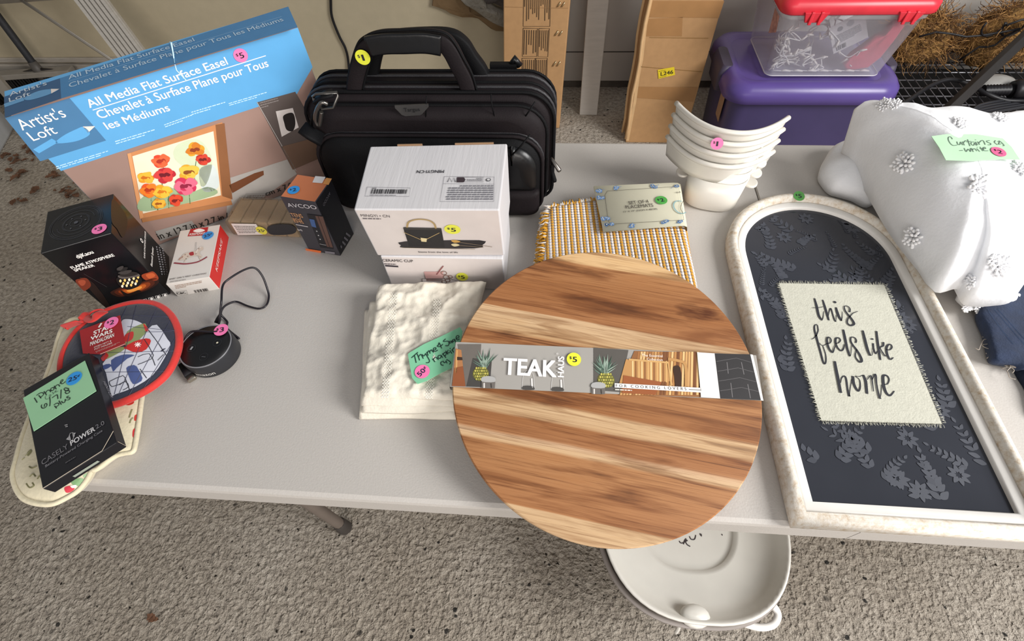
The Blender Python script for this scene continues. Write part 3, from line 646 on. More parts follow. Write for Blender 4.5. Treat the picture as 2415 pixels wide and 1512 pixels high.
for x,y,h in ((385,395,50),(462,380,60),(400,450,40),(450,430,50),(360,450,40),(375,480,30)): f.line([(x,y),(x-4,y+h*.5),(x-2,min(y+h,494))],.0012,'#5c7a45',3)
flower(380,378,22,'#d8452c','#e2653a','#a8301f',4); flower(459,352,22,'#e2a02f','#cf7a24','#8b3a1c',4); flower(478,376,18,'#b92e2a','#d1442f','#701c1c',6); flower(343,418,20,'#ee9a22','#f2b43a','#c76a18',5); flower(387,412,25,'#b82532','#d23f3c','#6e1420',7); flower(446,404,25,'#dca22c','#e8bd4a','#8a4a1c',6); flower(352,447,22,'#e4561f','#ef8026','#b83812',9); flower(382,450,22,'#f3a324','#f6bf3e','#d4781a',9); flower(437,437,28,'#c92f55','#e06a84','#8e1f3c',10); flower(414,470,18,'#c22f22','#dd4b2c','#7a1a16',12); flower(373,478,16,'#d68f26','#efb43c','#a4581c',12)
f.poly([(333,515),(545,473),(548,482),(336,524)],'#b0764a',3); f.poly([(540,436),(600,408),(621,402),(622,412),(548,455)],'#6d4026',2)
f.poly([(372,560),(535,478),(545,530),(378,568)][0:0] or [(366,545),(452,520),(470,545),(378,568)],'#9b9690',2)
f.text('in x 12.7 in x 2.7 in / A',(376,564),(560,509),'#26221f',3,(373,548),.02); f.text('cm x 7.0',(628,462),(690,440),'#26221f',3,(626,450),.015)
f.poly([(606,241),(696,216),(760,330),(690,400)],'#5a504c',1); f.poly([(650,262),(690,254),(704,300),(664,322)],'#d8d0cc',3); f.spoly([(668,272),(690,266),(696,290),(690,308),(676,306),(670,290)],'#221d1c',4); f.line([(606,241),(698,402)],.001,'#b8b0aa',3); f.greek([(611,240),(655,228),(660,244),(616,256)],3,'#8d8582',3,.35); f.poly([(664,345),(740,325),(760,370),(690,400)],'#6e5545',3); f.poly([(540,420),(680,375),(700,410),(600,480),(545,530)],'#a8a29c',0)
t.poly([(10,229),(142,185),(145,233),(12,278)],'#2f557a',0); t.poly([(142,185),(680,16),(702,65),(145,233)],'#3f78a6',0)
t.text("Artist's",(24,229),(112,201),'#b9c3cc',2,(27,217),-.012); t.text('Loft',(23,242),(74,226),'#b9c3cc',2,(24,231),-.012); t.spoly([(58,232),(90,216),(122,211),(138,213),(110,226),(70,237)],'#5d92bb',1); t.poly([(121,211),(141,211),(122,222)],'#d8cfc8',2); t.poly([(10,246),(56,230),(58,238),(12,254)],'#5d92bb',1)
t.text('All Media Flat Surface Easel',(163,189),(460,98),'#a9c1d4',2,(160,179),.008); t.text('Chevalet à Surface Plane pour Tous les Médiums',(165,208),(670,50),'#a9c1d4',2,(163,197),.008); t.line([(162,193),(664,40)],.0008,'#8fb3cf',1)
f.line([(404,100),(412,150),(416,165),(440,190)],.0016,'#bfe0f4',3); t.line([(402,100),(410,128),(413,150)],.0016,'#8fc3e4',3); 
p.build('printed_graphics',r)
f.sticker(r,(567,130),(577,127),'$5',PNK,.0105,k=4)
# ---- flame speaker carton
blk_=mat('glossy black carton print','#121214',.22,(40,.03,.001),.05)
c=boxcorners(-1.122,.279,.477,.095,.096,.147)
r=thing('speaker_box','tall black carton of a flame speaker at the left table end','carton',base(c))
b,F=carton(r,c,blk_); f,t,g,p=F['front'],F['top'],F['right'],F['_']
d1='#3b3c40'
cc=t.px((180,525)); 
for rx in (.037,.035,.019,.0175,.0085): t.line([(cc[0]+rx*math.cos(2*PI*i/40),cc[1]+rx*math.sin(2*PI*i/40)) for i in range(40)],.0006,d1,1,True,closed=True)
for a0 in (.15,PI+.15):
    for rx in (.026,.032): t.line([(cc[0]+rx*math.cos(a0+2.4*i/24),cc[1]+rx*math.sin(a0+2.4*i/24)) for i in range(25)],.0006,d1,1,True)
for i in range(6): t.circ((cc[0]+.013*math.cos(i*PI/3),cc[1]+.013*math.sin(i*PI/3)),.0012,'#55565a',1,True,12)
t.circ(cc,.003,'#4a4b50',1,True,14)
f.text('djiKaou',(184,609),(222,596),wh,2,(181,600),.03); f.text('FLAME ATMOSPHERE',(171,634),(271,603),wh,2,(168,627),.03); f.text('SPEAKER',(178,640),(224,627),wh,2,(175,634),.03)
f.poly([(186,652),(205,655),(222,668),(240,690),(262,724),(246,722)],'#1c0f0b',1)
f.spoly([(178,662),(190,656),(203,655),(212,664),(214,674),(204,683),(196,684)],'#6a2a18',2); f.spoly([(184,663),(194,659),(202,662),(200,670),(192,673)],'#93422a',3)
f.spoly([(334,648),(350,642),(362,640),(373,652),(371,660),(354,662),(340,658)],'#8e3a1e',2); f.spoly([(344,647),(360,643),(366,650),(352,656)],'#b8562e',3)
for q,(col) in enumerate(('#2b120a','#4a1d0d','#7c3412','#b2561f','#e0913f')):
    sc=1-.17*q; f.spoly([(316+dx*sc,682+dy*sc) for dx,dy in ((-56,8),(-40,-2),(-20,-10),(10,-16),(36,-24),(54,-26),(58,-16),(40,-2),(20,6),(-6,12),(-34,18))],col,2+q,n=4)
f.spoly([(284,682),(300,690),(312,688),(326,682),(332,686),(314,694),(296,696)],'#1a0e09',8,n=4)
f.spoly([(274,656),(284,648),(300,644),(318,644),(330,650),(335,660),(330,670),(318,677),(302,681),(288,676),(279,668)],'#141110',9)
for j in range(3):
    for i in range(5):
        x=284+i*10.4+j*2.2+(5 if j%2 else 0); y=662-i*2.2+j*6.2-abs(i-2)*.8
        if 279+j*4<x<331-j: f.spoly([(x-2.8,y),(x,y-4),(x+3,y-.6),(x+.6,y+3.4)],('#f0d9a0','#f3c66e','#f6ead0')[(i+j)%3],10,n=3)
f.spoly([(278,648),(300,640),(322,641),(330,648),(312,652),(290,655)],'#56504d',11); f.spoly([(281,646),(300,638),(320,639),(325,644),(308,649),(290,650)],'#25211f',12)
for i,(x,y,w) in enumerate(((294,638,16),(288,631,13),(283,628,8))): f.spoly([(x-w,y+3),(x,y-3),(x+w,y-4),(x+w*.8,y+2),(x,y+6)],('#3a3634','#1d1b1a')[i%2],13+i,n=4)
for i in range(5): 
    x=318+i*16; y=711-i*4.4; f.line([(x,y),(x+11,y-3),(x+14,y+4),(x+3,y+7)],.0006,wh,2,closed=True); f.spoly([(x+4,y+1),(x+9,y-1),(x+11,y+3),(x+6,y+5)],wh,2,n=3)
f.line([(198,645),(252,676)],.0005,'#3a3a3a',2)
g.spoly([(264,470),(285,490),(300,520),(290,560),(275,540),(262,520)],'#2c1f12',1); g.text('FLAME ATMOSPHERE SPEAKER',(341,611),(343,548),wh,2,None,.02); g.circ((333,568),.004,wh,2); g.circ((333,568),.002,'#222222',3)
g.text('Bluetooth Speaker',(358,630),(361,585),wh,2,None,.02)
for i in range(3): g.greek([(366+i*7,580+i*2),(369+i*7,580+i*2),(384+i*6,650),(380+i*6,650)],12,'#9a9a9e',2,.5,seed=i)
p.build('printed_graphics',r); t.sticker(r,(235,541),(246,538),'$3',PNK,.0105)
# ---- ornament carton lying flat
c=boxcorners(-1.023,.318,.263,.07,.127,.033)
r=thing('ornament_box','small white and red ornament carton with rocking horse lying beside the black speaker carton','carton',base(c))
wp=mat('white carton print','#d9d3cc',.4,None,.02); rp=mat('red carton print','#cf2a26',.4,None,.03)
b,F=carton(r,c,wp,mats={3:rp},bevel=.0006); f,t,g,p=F['front'],F['top'],F['right'],F['_']
t.poly([(450,541),(492,536),(487,555),(443,558)],'#b3202a',1); t.text('KEEPSAKE',(447,556),(483,553),wh,2,(448,551),.02); t.spoly([(456,546),(470,540),(484,544),(470,549)],wh,2)
t.line([(412,621),(422,622),(440,623),(465,619),(480,612),(488,607)],.0028,'#8a3340',2,sm=4)
hc='#d2c3b4'
t.spoly([(430,604),(438,598),(452,596),(462,592),(472,584),(479,584),(480,590),(474,592),(472,600),(478,606),(474,607),(466,604),(450,607),(440,612),(434,614),(424,614),(432,608)],hc,3,n=4); t.line([(432,606),(426,610),(423,614)],.0022,'#b98a7a',4); t.spoly([(447,598),(456,595),(458,602),(450,604)],'#a5323a',4); t.line([(474,584),(467,590),(464,597)],.0018,'#e9e0d6',4)
for x,y in ((438,602),(463,600),(444,606),(470,588)): t.circ((x,y),.0012,'#a08a80',5,n=10)
t.line([(440,611),(436,619)],.0016,hc,3); t.line([(470,606),(474,613)],.0016,hc,3); t.line([(460,590),(462,572)],.0004,'#9a9a9a',2); t.line([(463,589),(464,572)],.0004,'#9a9a9a',2)
t.text("BABY GIRL'S FIRST CHRISTMAS",(400,661),(487,647),'#6f6a66',2,None,.01); t.greek([(402,664),(480,652),(480,655),(402,667)],1,'#a09a95',2,.6)
f.greek([(412,672),(478,660),(476,670),(416,681)],3,'#a58c7c',2,.45); f.line([(416,688),(440,684),(443,693),(419,697)],.0005,'#5b5550',2,closed=True); f.text('C&C',(420,694),(440,691),'#3a3633',3,None,.03); f.bars([(457,684),(490,679),(494,685),(461,690)],11,'#4c4744',2)
g.text('KEEPSAKE',(511,642),(524,567),'#f0c9c2',2,(517,641),.02,.25)
p.build('printed_graphics',r); t.sticker(r,(491,556),(500,553),'25¢',BLU,.0098)
# ---- dark massager carton with orange top
dkp=mat('charcoal carton print','#36343a',.4,(60,.05,.001),.05)
c=boxcorners(-.825,.431,-.185,.063,.057,.126)
r=thing('massager_box','small upright charcoal carton with orange top between wrapped blocks and white boxes','carton',base(c))
b,F=carton(r,c,dkp,mats={0:mat('orange carton print','#c87340',.45,None,.03),3:mat('black carton side','#1b1b20',.35)}); f,t,g,p=F['front'],F['top'],F['right'],F['_']
t.poly([(744,416),(768,418),(760,433),(737,431)],'#d8d2ce',1); t.poly([(770,420),(783,422),(775,437),(762,434)],'#d9944a',1)
f.text('AVCOO',(681,487),(749,493),'#cbc6ca',2,(683,478),.0,hs=.9); oc='#b98a62'
f.text('TENS',(689,510),(716,513),oc,2,(687,501),.02); f.text('and',(692,518),(713,521),oc,2,(692,510),.015); f.text('EMS',(696,524),(718,527),oc,2,(694,518),.02)
f.line([(699,529),(726,534)],.002,'#bdb8ba',2); f.text('(pd)',(703,542),(714,544),'#c5c0c2',2,None,.02)
f.poly([(724,504),(763,509),(787,587),(756,583)],'#1a191d',2); f.poly([(744,508),(762,510),(786,583),(772,581)],'#5a4038',3); f.line([(751,509),(778,582)],.001,'#2a1c18',4); f.poly([(730,515),(742,517),(747,536),(736,533)],'#3f5a8a',4); f.poly([(741,538),(750,540),(764,566),(753,565)],'#222126',3)
for x,y in ((748,544),(752,554),(756,563)): f.circ((x,y),.0012,'#cfcfcf',5,n=8)
f.line([(755,574),(770,577)],.0008,'#bbbbbb',5); f.poly([(721,585),(758,591),(757,596),(722,590)],'#d06a36',3); f.poly([(767,591),(790,594),(790,599),(768,596)],'#77737a',3)
g.text('AVCOO',(776,452),(760,482),'#6c6a72',2,None,.0); g.greek([(817,545),(828,553),(805,593),(800,585)],4,'#77757c',2,.4)
p.build('printed_graphics',r); t.sticker(r,(693,449),(703,447),'$2',BLU,.0098)
# ---- two white cardboard boxes, one on the other
wcb=mat('white corrugated cardboard','#cfcdcf',.45,(40,.14,.003),.03,8,stretch=(7,.5,.5)); pkp=mat('bounce-tinted white board','#d3cac6',.5,(70,.12,.002),.03,20)  # front faces tinted with the pinkish warm bounce light
c=boxcorners(-.655,.352,.009,.194,.128,.078)
r=thing('ceramic_cup_box','white ceramic cup carton, lower of two stacked in front of the black bag','carton',base(c))
b,F=carton(r,c,wcb,mats={2:pkp},bevel=.002); f,p=F['front'],F['_']
f.text('CERAMIC CUP',(903,616),(975,618),'#3b3537',2,(902,610),.012); f.greek([(906,620),(966,623),(966,626),(906,623)],1,'#6a6264',2,.7); f.line([(910,626),(938,628)],.0035,'#38333a',2)
f.poly([(1000,640),(1046,640),(1044,663),(1006,662)],'#c99f9b',2); f.line([(1030,646),(1045,627)],.0022,'#8c5a58',3); f.poly([(996,656),(1062,656),(1106,668),(1104,676),(998,672)],'#d6cdca',2); f.line([(996,671),(1100,676)],.0035,'#2d2626',3); f.line([(996,656),(1062,657),(1106,669)],.0009,'#4a4242',3)
for x,y,rx in ((1047,643,.0045),(1053,653,.005),(1056,660,.004),(1048,664,.004),(1062,652,.0035)): 
    q=f.px((x,y)); f.line([(q[0]+rx*math.cos(i*PI/8),q[1]+rx*math.sin(i*PI/8)) for i in range(16)],.0013,'#8a6a5e',3,True,closed=True)
p.build('printed_graphics',r); f.sticker(r,(1090,652),(1100,652),'$5',YEL,.0098)
h1=.0785
c=[at(873,345,h1+.112),at(1192,333,h1+.112),at(1178,495,h1+.117),at(834,494,h1+.117),None,None,at(1190,603,h1),at(890,603,h1)]
dy=Vector((0,.122,0)); c[4]=c[7]+dy; c[5]=c[6]+dy; c[1]=c[5]+Vector((.0,.004,.112)); nn_=(c[6]-c[7]).cross(c[2]-c[7]); dd_=ray(834,494); c[3]=CAM+dd_*(nn_.dot(c[7]-CAM)/nn_.dot(dd_)); nn_=(c[2]-c[3]).cross(c[1]-c[2]); dd_=ray(873,345); c[0]=CAM+dd_*(nn_.dot(c[3]-CAM)/nn_.dot(dd_))

r=thing('plate_set_box','white dented plate set carton with handbag picture, upper of two stacked','carton',base(c))
b,F=carton(r,c,wcb,mats={2:pkp},bevel=.0022); f,t,p=F['front'],F['top'],F['_']
f.text('MINGYI • CN',(852,510),(920,512),'#4c4648',2,(851,504),.0); f.greek([(855,513),(948,515),(948,518),(856,516)],1,'#6b6467',2,.7)
f.poly([(951,537),(1041,538),(1049,582),(965,580)],'#1c1b1e',2); f.line([(953,547),(995,565),(1000,566),(1036,548)],.0011,'#b59a68',3); f.poly([(992,559),(1007,561),(1006,569),(994,568)],'#d8c79a',4)
q=[(960,537),(963,524),(975,518),(992,516),(1012,519),(1024,527),(1028,538)]; f.line(q,.0028,'#a88f62',3,sm=5)
f.poly([(951,535),(1040,537),(1040,541),(952,540)],'#33302f',3); f.spoly([(946,578),(955,569),(1130,566),(1138,577),(1120,585),(960,584)],'#2b282b',1,n=3); f.spoly([(1064,566),(1075,565),(1086,569),(1072,571)],'#c69a4e',3); f.spoly([(1064,575),(1075,573),(1084,577),(1072,580)],'#d1c49a',3); f.line([(1086,570),(1160,581)],.001,'#8c7a66',4); f.line([(1084,577),(1140,582)],.001,'#8c7a66',4); f.line([(948,583),(1120,587)],.0008,'#9a8a70',3)
f.text('Stems from the love of life',(987,595),(1080,596),'#3f393b',2,None,.02)
t.text('MINGYI·CN',(1048,402),(984,403),'#33323a',2,(1047,409),.02)
def P_(pts,col,k=1,w=.0006): t.line(pts,w,col,k,closed=True)
P_([(866,442),(968,444),(966,464),(861,463)],'#8f8d93'); P_([(1048,417),(1166,418),(1165,476),(1038,476)],'#8f8d93'); t.line([(1045,434),(1166,435)],.0005,'#8f8d93',1); t.bars([(877,447),(964,448),(961,458),(874,458)],28,'#2b2b30',2); t.greek([(878,444),(900,444),(900,446),(878,446)],1,'#55555a',2,.8); t.greek([(873,460),(960,461),(960,463),(873,462)],1,'#77777d',2,.6,seed=5)
t.greek([(1163,473),(1050,473),(1060,437),(1164,437)],7,'#6f6e75',2,.5,seed=8); t.poly([(1078,419),(1094,419),(1098,425),(1094,431),(1077,431)],'#3a2f36',2); P_([(1096,419),(1140,419),(1140,430),(1096,430)],'#6f6e75',2); t.greek([(1138,428),(1100,428),(1100,421),(1138,421)],3,'#6f6e75',2,.5); t.line([(1056,430),(1060,420),(1066,430),(1071,420),(1074,430)],.0012,'#55545a',2); t.circ((1152,425),.0035,'#55545a',2); t.circ((1152,425),.0022,'#c9c7c8',3)
p.build('printed_graphics',r); f.sticker(r,(1067,540),(1077,540.5),'$5',YEL,.0115)
mb=MB()      # torn tape and flap edges along the back of the top
A,B=c[0],c[1]; kb=mat('raw brown board edge','#9a7a5c',.8)
for a0,a1 in ((.2,.38),(.62,.9)): mb.hexa([A.lerp(B,a0)+Vector((0,.0022,.0012)),A.lerp(B,a1)+Vector((0,.0022,.0012)),A.lerp(B,a1)+Vector((0,-.0004,.0016)),A.lerp(B,a0)+Vector((0,-.0004,.0016)),A.lerp(B,a0)+Vector((0,.0022,-.006)),A.lerp(B,a1)+Vector((0,.0022,-.006)),A.lerp(B,a1)+Vector((0,.0002,-.006)),A.lerp(B,a0)+Vector((0,.0002,-.006))],kb)
mb.build('flap_edge',r)
# ---- shrink wrapped wooden blocks
fr=[at(560,553,0),at(705,560,0)]; d=(fr[1]-fr[0]).normalized(); n_=Vector((-d.y,d.x,0)); o=fr[0]-d*.004; w=.128; dp=.062; hh=.036
r=thing('wrapped_block_set','shrink wrapped bundle of small wooden blocks with paper label left of the charcoal carton','wooden blocks',o+d*w/2+n_*dp/2)
wdm=mat('pale wooden block','#a58a6a',.6,(80,.3,.002),.15,20,stretch=(1,1,8))
for i in range(5):
    mb=MB(); a=o+d*(w*i/5+.0012); b=o+d*(w*(i+1)/5-.0012); z=Vector((0,0,hh-.002)); mb.hexa([a+n_*dp+z,b+n_*dp+z,b+z,a+z,a+n_*dp,b+n_*dp,b,a],wdm); mb.build('wooden_block',r,bevel=.002)
wrap=bpy.data.materials.new('clear shrink wrap'); wrap.use_nodes=True; nt=wrap.node_tree; pb=nt.nodes['Principled BSDF']; pb.inputs['Base Color'].default_value=lin('#b5a185')+[1]; pb.inputs['Roughness'].default_value=.18; pb.inputs['Alpha'].default_value=.38
nn=nt.nodes.new('ShaderNodeTexNoise'); nn.inputs['Scale'].default_value=40; bpn=nt.nodes.new('ShaderNodeBump'); bpn.inputs['Strength'].default_value=.7; bpn.inputs['Distance'].default_value=.006; nt.links.new(nn.outputs['Fac'],bpn.inputs['Height']); nt.links.new(bpn.outputs[0],pb.inputs['Normal'])
mb=MB(); e=.002; rings=[]
for z,k in ((0.0003,.0),(.006,.002),(hh-.004,.002),(hh,-.001),(hh+.002,-.012)):
    q=[]
    for (a,bq) in [(i/12,0) for i in range(12)]+[(1,i/6) for i in range(6)]+[(1-i/12,1) for i in range(12)]+[(0,1-i/6) for i in range(6)]:
        pp_=o+d*(w*a)+n_*(dp*bq); cpt=o+d*w/2+n_*dp/2; v=(pp_-cpt).normalized()*(k+.0015+.0012*nz(pp_+Vector((0,0,z)),60,2)); q.append(pp_+v+Vector((0,0,z)))
    rings.append(q)
mb.loft(rings,wrap,cap=(False,True)); mb.build('shrink_wrap',r)
p=MB(); f=Face(p,o-n_*.0042,d,Vector((0,0,1))); f.poly([(545,527),(604,528),(620,553),(561,554)],'#d8d2cd',0)
f.greek([(551,531),(602,532),(612,550),(565,550)],5,'#5d5855',2,.35,seed=2); f.spoly([(630,538),(645,530),(680,529),(697,537),(697,548),(680,553),(640,553)],'#2c2b2e',0)
p.build('paper_label',r); f.sticker(r,(617,543),(627,543.5),'25¢','#d8cf48',.0098)
t=Face(MB(),o+Vector((0,0,hh+.0022)),d,n_); t.line([(573,472),(580,458),(645,458),(641,470)],.0006,'#3a332c',1,closed=True); t.greek([(585,461),(640,460),(636,468),(580,469)],2,'#4a4138',1,.5); t.mb.build('printed_label',r)
# ---- phone case carton (lies tilted on the mitt and the pot holder)
zc=.056
c=[Vector(q)+Vector((0,0,H)) for q in ((-1.1097,.1040,.0601),(-1.0424,.1640,.0669),(-.9270,.0349,.0695),(-.9943,-.0252,.0627),(-1.1085,.1047,.0423),(-1.0412,.1647,.0491),(-.9258,.0356,.0517),(-.9931,-.0245,.0449))]
r=thing('phone_case_box','flat black phone case carton with green note on top of the oven mitt','carton',base(c))
b,F=carton(r,c,mat('matt black carton','#141419',.38,(50,.04,.001),.05)); t,f,g,p=F['top'],F['front'],F['right'],F['_']
sv='#9a989a'
t.text('CASELY',(101,1098),(163,1057),'#6c6a6e',2,(97,1087),-.005); t.text('POWER',(169,1052),(226,1016),'#c3c1c2',2,(165,1042),.03); t.text('2.0',(228,1013),(248,1001),'#77757a',2,(225,1004),-.005)
t.text('Battery-Powered Charging Case',(109,1103),(243,1018),'#77757a',2,None,.01); t.greek([(155,1091),(206,1060),(207,1063),(156,1094)],1,'#4a494d',2,.7)
t.poly([(157,1037),(166,1027),(169,1040)],sv,2); t.poly([(172,1022),(180,1021),(174,1033)],sv,2); t.line([(163,1032),(167,1022),(173,1021),(177,1028),(172,1039),(166,1039)],.0009,sv,2,closed=True); t.greek([(153,1002),(160,1000),(163,1008),(156,1009)],2,sv,2,.5)
t.line([(100,1154),(242,1064),(268,1018)],.0011,'#d9c9b4',2); g.line([(277,1043),(300,1055)],.0009,'#c9b9a4',2); f.line([(176,1122),(230,1088)],.004,'#8d9488',2)
g.text('YENTOR',(240,898),(260,938),'#8d8b90',2,None,.0)
p.build('printed_graphics',r)
nm=mat('green sticky note paper','#8dbb93',.7,None,.03)
mb=MB(); q=[t.w(t.px(k),2) for k in ((57,940),(202,852),(229,923),(82,1018))]; n=t.n
mb.loft([[x for x in q],[x+n*.0008 for x in q]],nm,smooth=False)
N_=Face(mb,q[3]+n*.0008,q[2]-q[3],q[0]-q[3],.0002); ik='#1e2a26'
Z=lambda pts:[(60+x*180/1944,870+y*140/1512) for x,y in pts]
for s in ([(235,745),(305,860)],[(345,680),(405,750)],[(295,675),(380,620),(450,615),(470,650),(430,700),(380,725)],[(480,580),(540,665)],[(520,620),(560,560),(620,550),(650,590)],[(700,480),(660,500),(650,540),(690,560),(730,530),(735,490),(700,478)],[(740,440),(790,520)],[(760,470),(800,420),(850,410),(880,450)],[(885,375),(950,320),(960,285),(925,290),(900,340),(920,380),(970,375),(1020,330)],
   [(420,920),(410,960),(440,1005),(510,990),(555,930),(540,890),(495,905),(490,965)],[(620,720),(635,830),(625,950)],[(690,740),(760,690),(810,665),(825,700),(835,765)],[(915,535),(910,640),(905,755)],[(1090,505),(1020,490),(990,520),(1040,565),(1115,560),(1130,600),(1060,635),(1020,600),(1050,560),(1110,535),(1090,500)],
   [(750,950),(800,1005)],[(735,920),(800,880),(855,885),(850,930),(790,970)],[(860,820),(920,910)],[(925,830),(960,865),(1010,850),(1020,780)],[(1020,800),(1050,800)],[(1110,700),(1060,715),(1080,745),(1140,740),(1130,780),(1080,800)]):
    N_.line(Z(s),.0012,ik,1,sm=4)
for s in ([(545,680),(510,720),(530,775),(590,765)],[(640,650),(610,690),(650,700),(655,660)],[(710,600),(690,610),(730,630),(700,655)],[(740,610),(790,570),(770,560),(770,600),(840,570)]): N_.line(Z(s),.0006,'#4c6152',1,sm=4)
nt_=mb.build('handwritten_note',r)
N_.l+=.0003; N_.sticker(nt_,(176,893),(187,889),'25¢',BLU,.0105,k=2)
# ================================================================ black laptop bag
nyl=mat('black ballistic nylon','#0b0b0d',.65,(500,.35,.0012),.12,30,spec=.15); nyl2=mat('dark plum nylon','#1b1618',.65,(400,.3,.0012),.1,30,spec=.15); lea=mat('black smooth leatherette','#0c0c0e',.34,(60,.12,.003),.06,20,spec=.4); zipm=mat('zip tape and teeth','#2d2c2f',.4,(900,.6,.001),.2,600); gun=mat('gunmetal','#6f6c68',.28,metal=.9)
BX0,BX1=-.812,-.389; BH=.214
r=thing('laptop_bag','black padded laptop bag with two carry handles standing behind the white boxes','bag',((BX0+BX1)/2,.61,H))
def rr2(x0,x1,z0,z1,rt_,rb,n=7):
    q=[]
    for cx,cz,a0,rd in ((x1-rt_,z1-rt_,0,rt_),(x0+rt_,z1-rt_,PI/2,rt_),(x0+rb,z0+rb,PI,rb),(x1-rb,z0+rb,1.5*PI,rb)):
        for i in range(n+1): a=a0+PI/2*i/n; q.append((cx+rd*math.cos(a),cz+rd*math.sin(a)))
    return q
def bagloft(mb,o2,prof,m,amp=.002,seed=0,lean=.0):
    cx=sum(x for x,z in o2)/len(o2); cz=sum(z for x,z in o2)/len(o2); rings=[]
    for y,ins in prof:
        q=[]
        for x,z in o2:
            dx,dz=x-cx,z-cz; k=ins/max(.001,math.hypot(dx,dz)); p=Vector((cx+dx*(1-k),y,H+cz+dz*(1-k))); p+=Vector((0,amp*nz(p,9,seed)*1.5,0)); q.append(p)
        rings.append(q)
    mb.loft(rings,m,cap=(True,True))
ol=rr2(BX0,BX1,0,BH,.05,.03)
mb=MB(); bagloft(mb,ol,[(.575,.03),(.578,.012),(.586,.003),(.60,0),(.64,0),(.652,.003),(.660,.012),(.663,.03)],nyl2); b=mb.build('main_compartment',r)
mb=MB(); o2=rr2(BX0+.012,BX1-.012,.004,BH-.012,.05,.03); bagloft(mb,o2,[(.553,.03),(.556,.01),(.566,.001),(.58,0)],nyl2,.003,2); b2=mb.build('front_panel',r)
mb=MB(); o3=rr2(BX0+.015,BX1-.018,.004,.162,.05,.03); bagloft(mb,o3,[(.528,.06),(.531,.03),(.537,.008),(.548,0),(.562,0)],nyl,.005,4); b3=mb.build('front_pocket',r)
mb=MB(); o4=rr2(-.50,BX1-.026,.06,.150,.045,.012); bagloft(mb,o4,[(.523,.03),(.525,.012),(.530,.002),(.545,0)],lea,.003,7); mb.build('leather_panel',r)
mb=MB(); o4=rr2(-.495,BX1-.022,.006,.062,.008,.02); bagloft(mb,o4,[(.519,.02),(.521,.006),(.527,0),(.54,0)],nyl2,.003,8); mb.build('side_pocket',r)
def piping(o2,y,rad,m,grow=.0): 
    cx=sum(x for x,z in o2)/len(o2); cz=sum(z for x,z in o2)/len(o2)
    return [Vector((cx+(x-cx)*(1+grow),y,H+max(.004,cz+(z-cz)*(1+grow)))) for x,z in o2]
for k,(oo,y,rad,m,g) in enumerate(((ol,.584,.003,nyl,0),(ol,.598,.0026,zipm,.004),(ol,.612,.0026,nyl,.004),(ol,.632,.0028,zipm,.004),(ol,.648,.0026,nyl,.003),(o2,.566,.0028,nyl,.004),(o3,.543,.003,nyl2,.003),(o3,.553,.0026,zipm,.003))):
    mb=MB(); mb.tube(piping(oo,y,rad,m,g),rad,m,8,closed=True); mb.build('zip' if m is zipm else 'piping',r)
mb=MB(); G=lambda px,py,Y:atY(px,py,Y)
mb.tube([G(1250,318,.524),G(1228,345,.522),G(1205,368,.524)],.0016,nyl,6); mb.build('seam_welt',r)
mb=MB(); mb.tube([G(1262,240,.556),G(1248,262,.552),G(1238,276,.556)],.0013,nyl,6); mb.tube([G(1158,222,.556),G(1160,250,.551),G(1166,274,.553)],.0010,nyl,6); mb.tube([G(1006,226,.556),G(1005,250,.551),G(1004,282,.553)],.0010,nyl,6); mb.build('panel_stitching',r)
# handles: padded straps
def handle(Y,P,m,w,t,name):
    q=smooth_path([atY(a,b,Y) for a,b in P],6); mb=MB()
    mb.tube(q,1,m,14,flat=(t,w),upv=(0,1,0)); return mb.build(name,r)
HP=[(836,222),(842,180),(858,125),(874,104),(905,94),(950,92),(1000,91),(1042,97),(1062,116),(1080,150),(1098,185),(1108,222)]
h=handle(.597,HP,nyl2,.0125,.011,'carry_handle')
mb=MB(); q=smooth_path([atY(a,b,.582) for a,b in [(868,110),(905,104),(950,103),(1000,102),(1040,108)]],6); mb.tube(q,1,lea,14,flat=(.004,.0145),upv=(0,1,0)); mb.build('hand_grip',h)
mb=MB(); 
for side in (-1,1):
    q=smooth_path([atY(a,b,.5895) for a,b in HP],6); n=len(q); c0=Vector((-.60,0,H+.20)); q=[p+Vector(((p.x-c0.x),0,(p.z-c0.z))).normalized()*side*.0125 for p in q]; mb.tube(q,.0018,nyl,6)
mb.build('handle_piping',h)
h2=handle(.640,[(872,225),(880,150),(895,105),(925,92),(1000,86),(1060,88),(1090,105),(1110,135),(1132,165),(1142,190)],nyl,.012,.010,'carry_handle')
# badge
p=MB(); f=Face(p,atY(930,275,.5515),(1,0,0),(0,0,1),.0); q=[f.px(k) for k in ((931,248),(1010,245),(1011,251),(996,268),(990,271),(956,273),(948,270),(932,254))]
p.loft([[f.w(x,-4) for x in q],[f.w(x,6) for x in q]],mat('grey badge metal','#5f5d5c',.35,metal=.7),smooth=False); f.l=.0019
f.text('Targus',(954,262),(991,260),'#17171a',2,(954,253),.01); p.build('logo_badge',r)
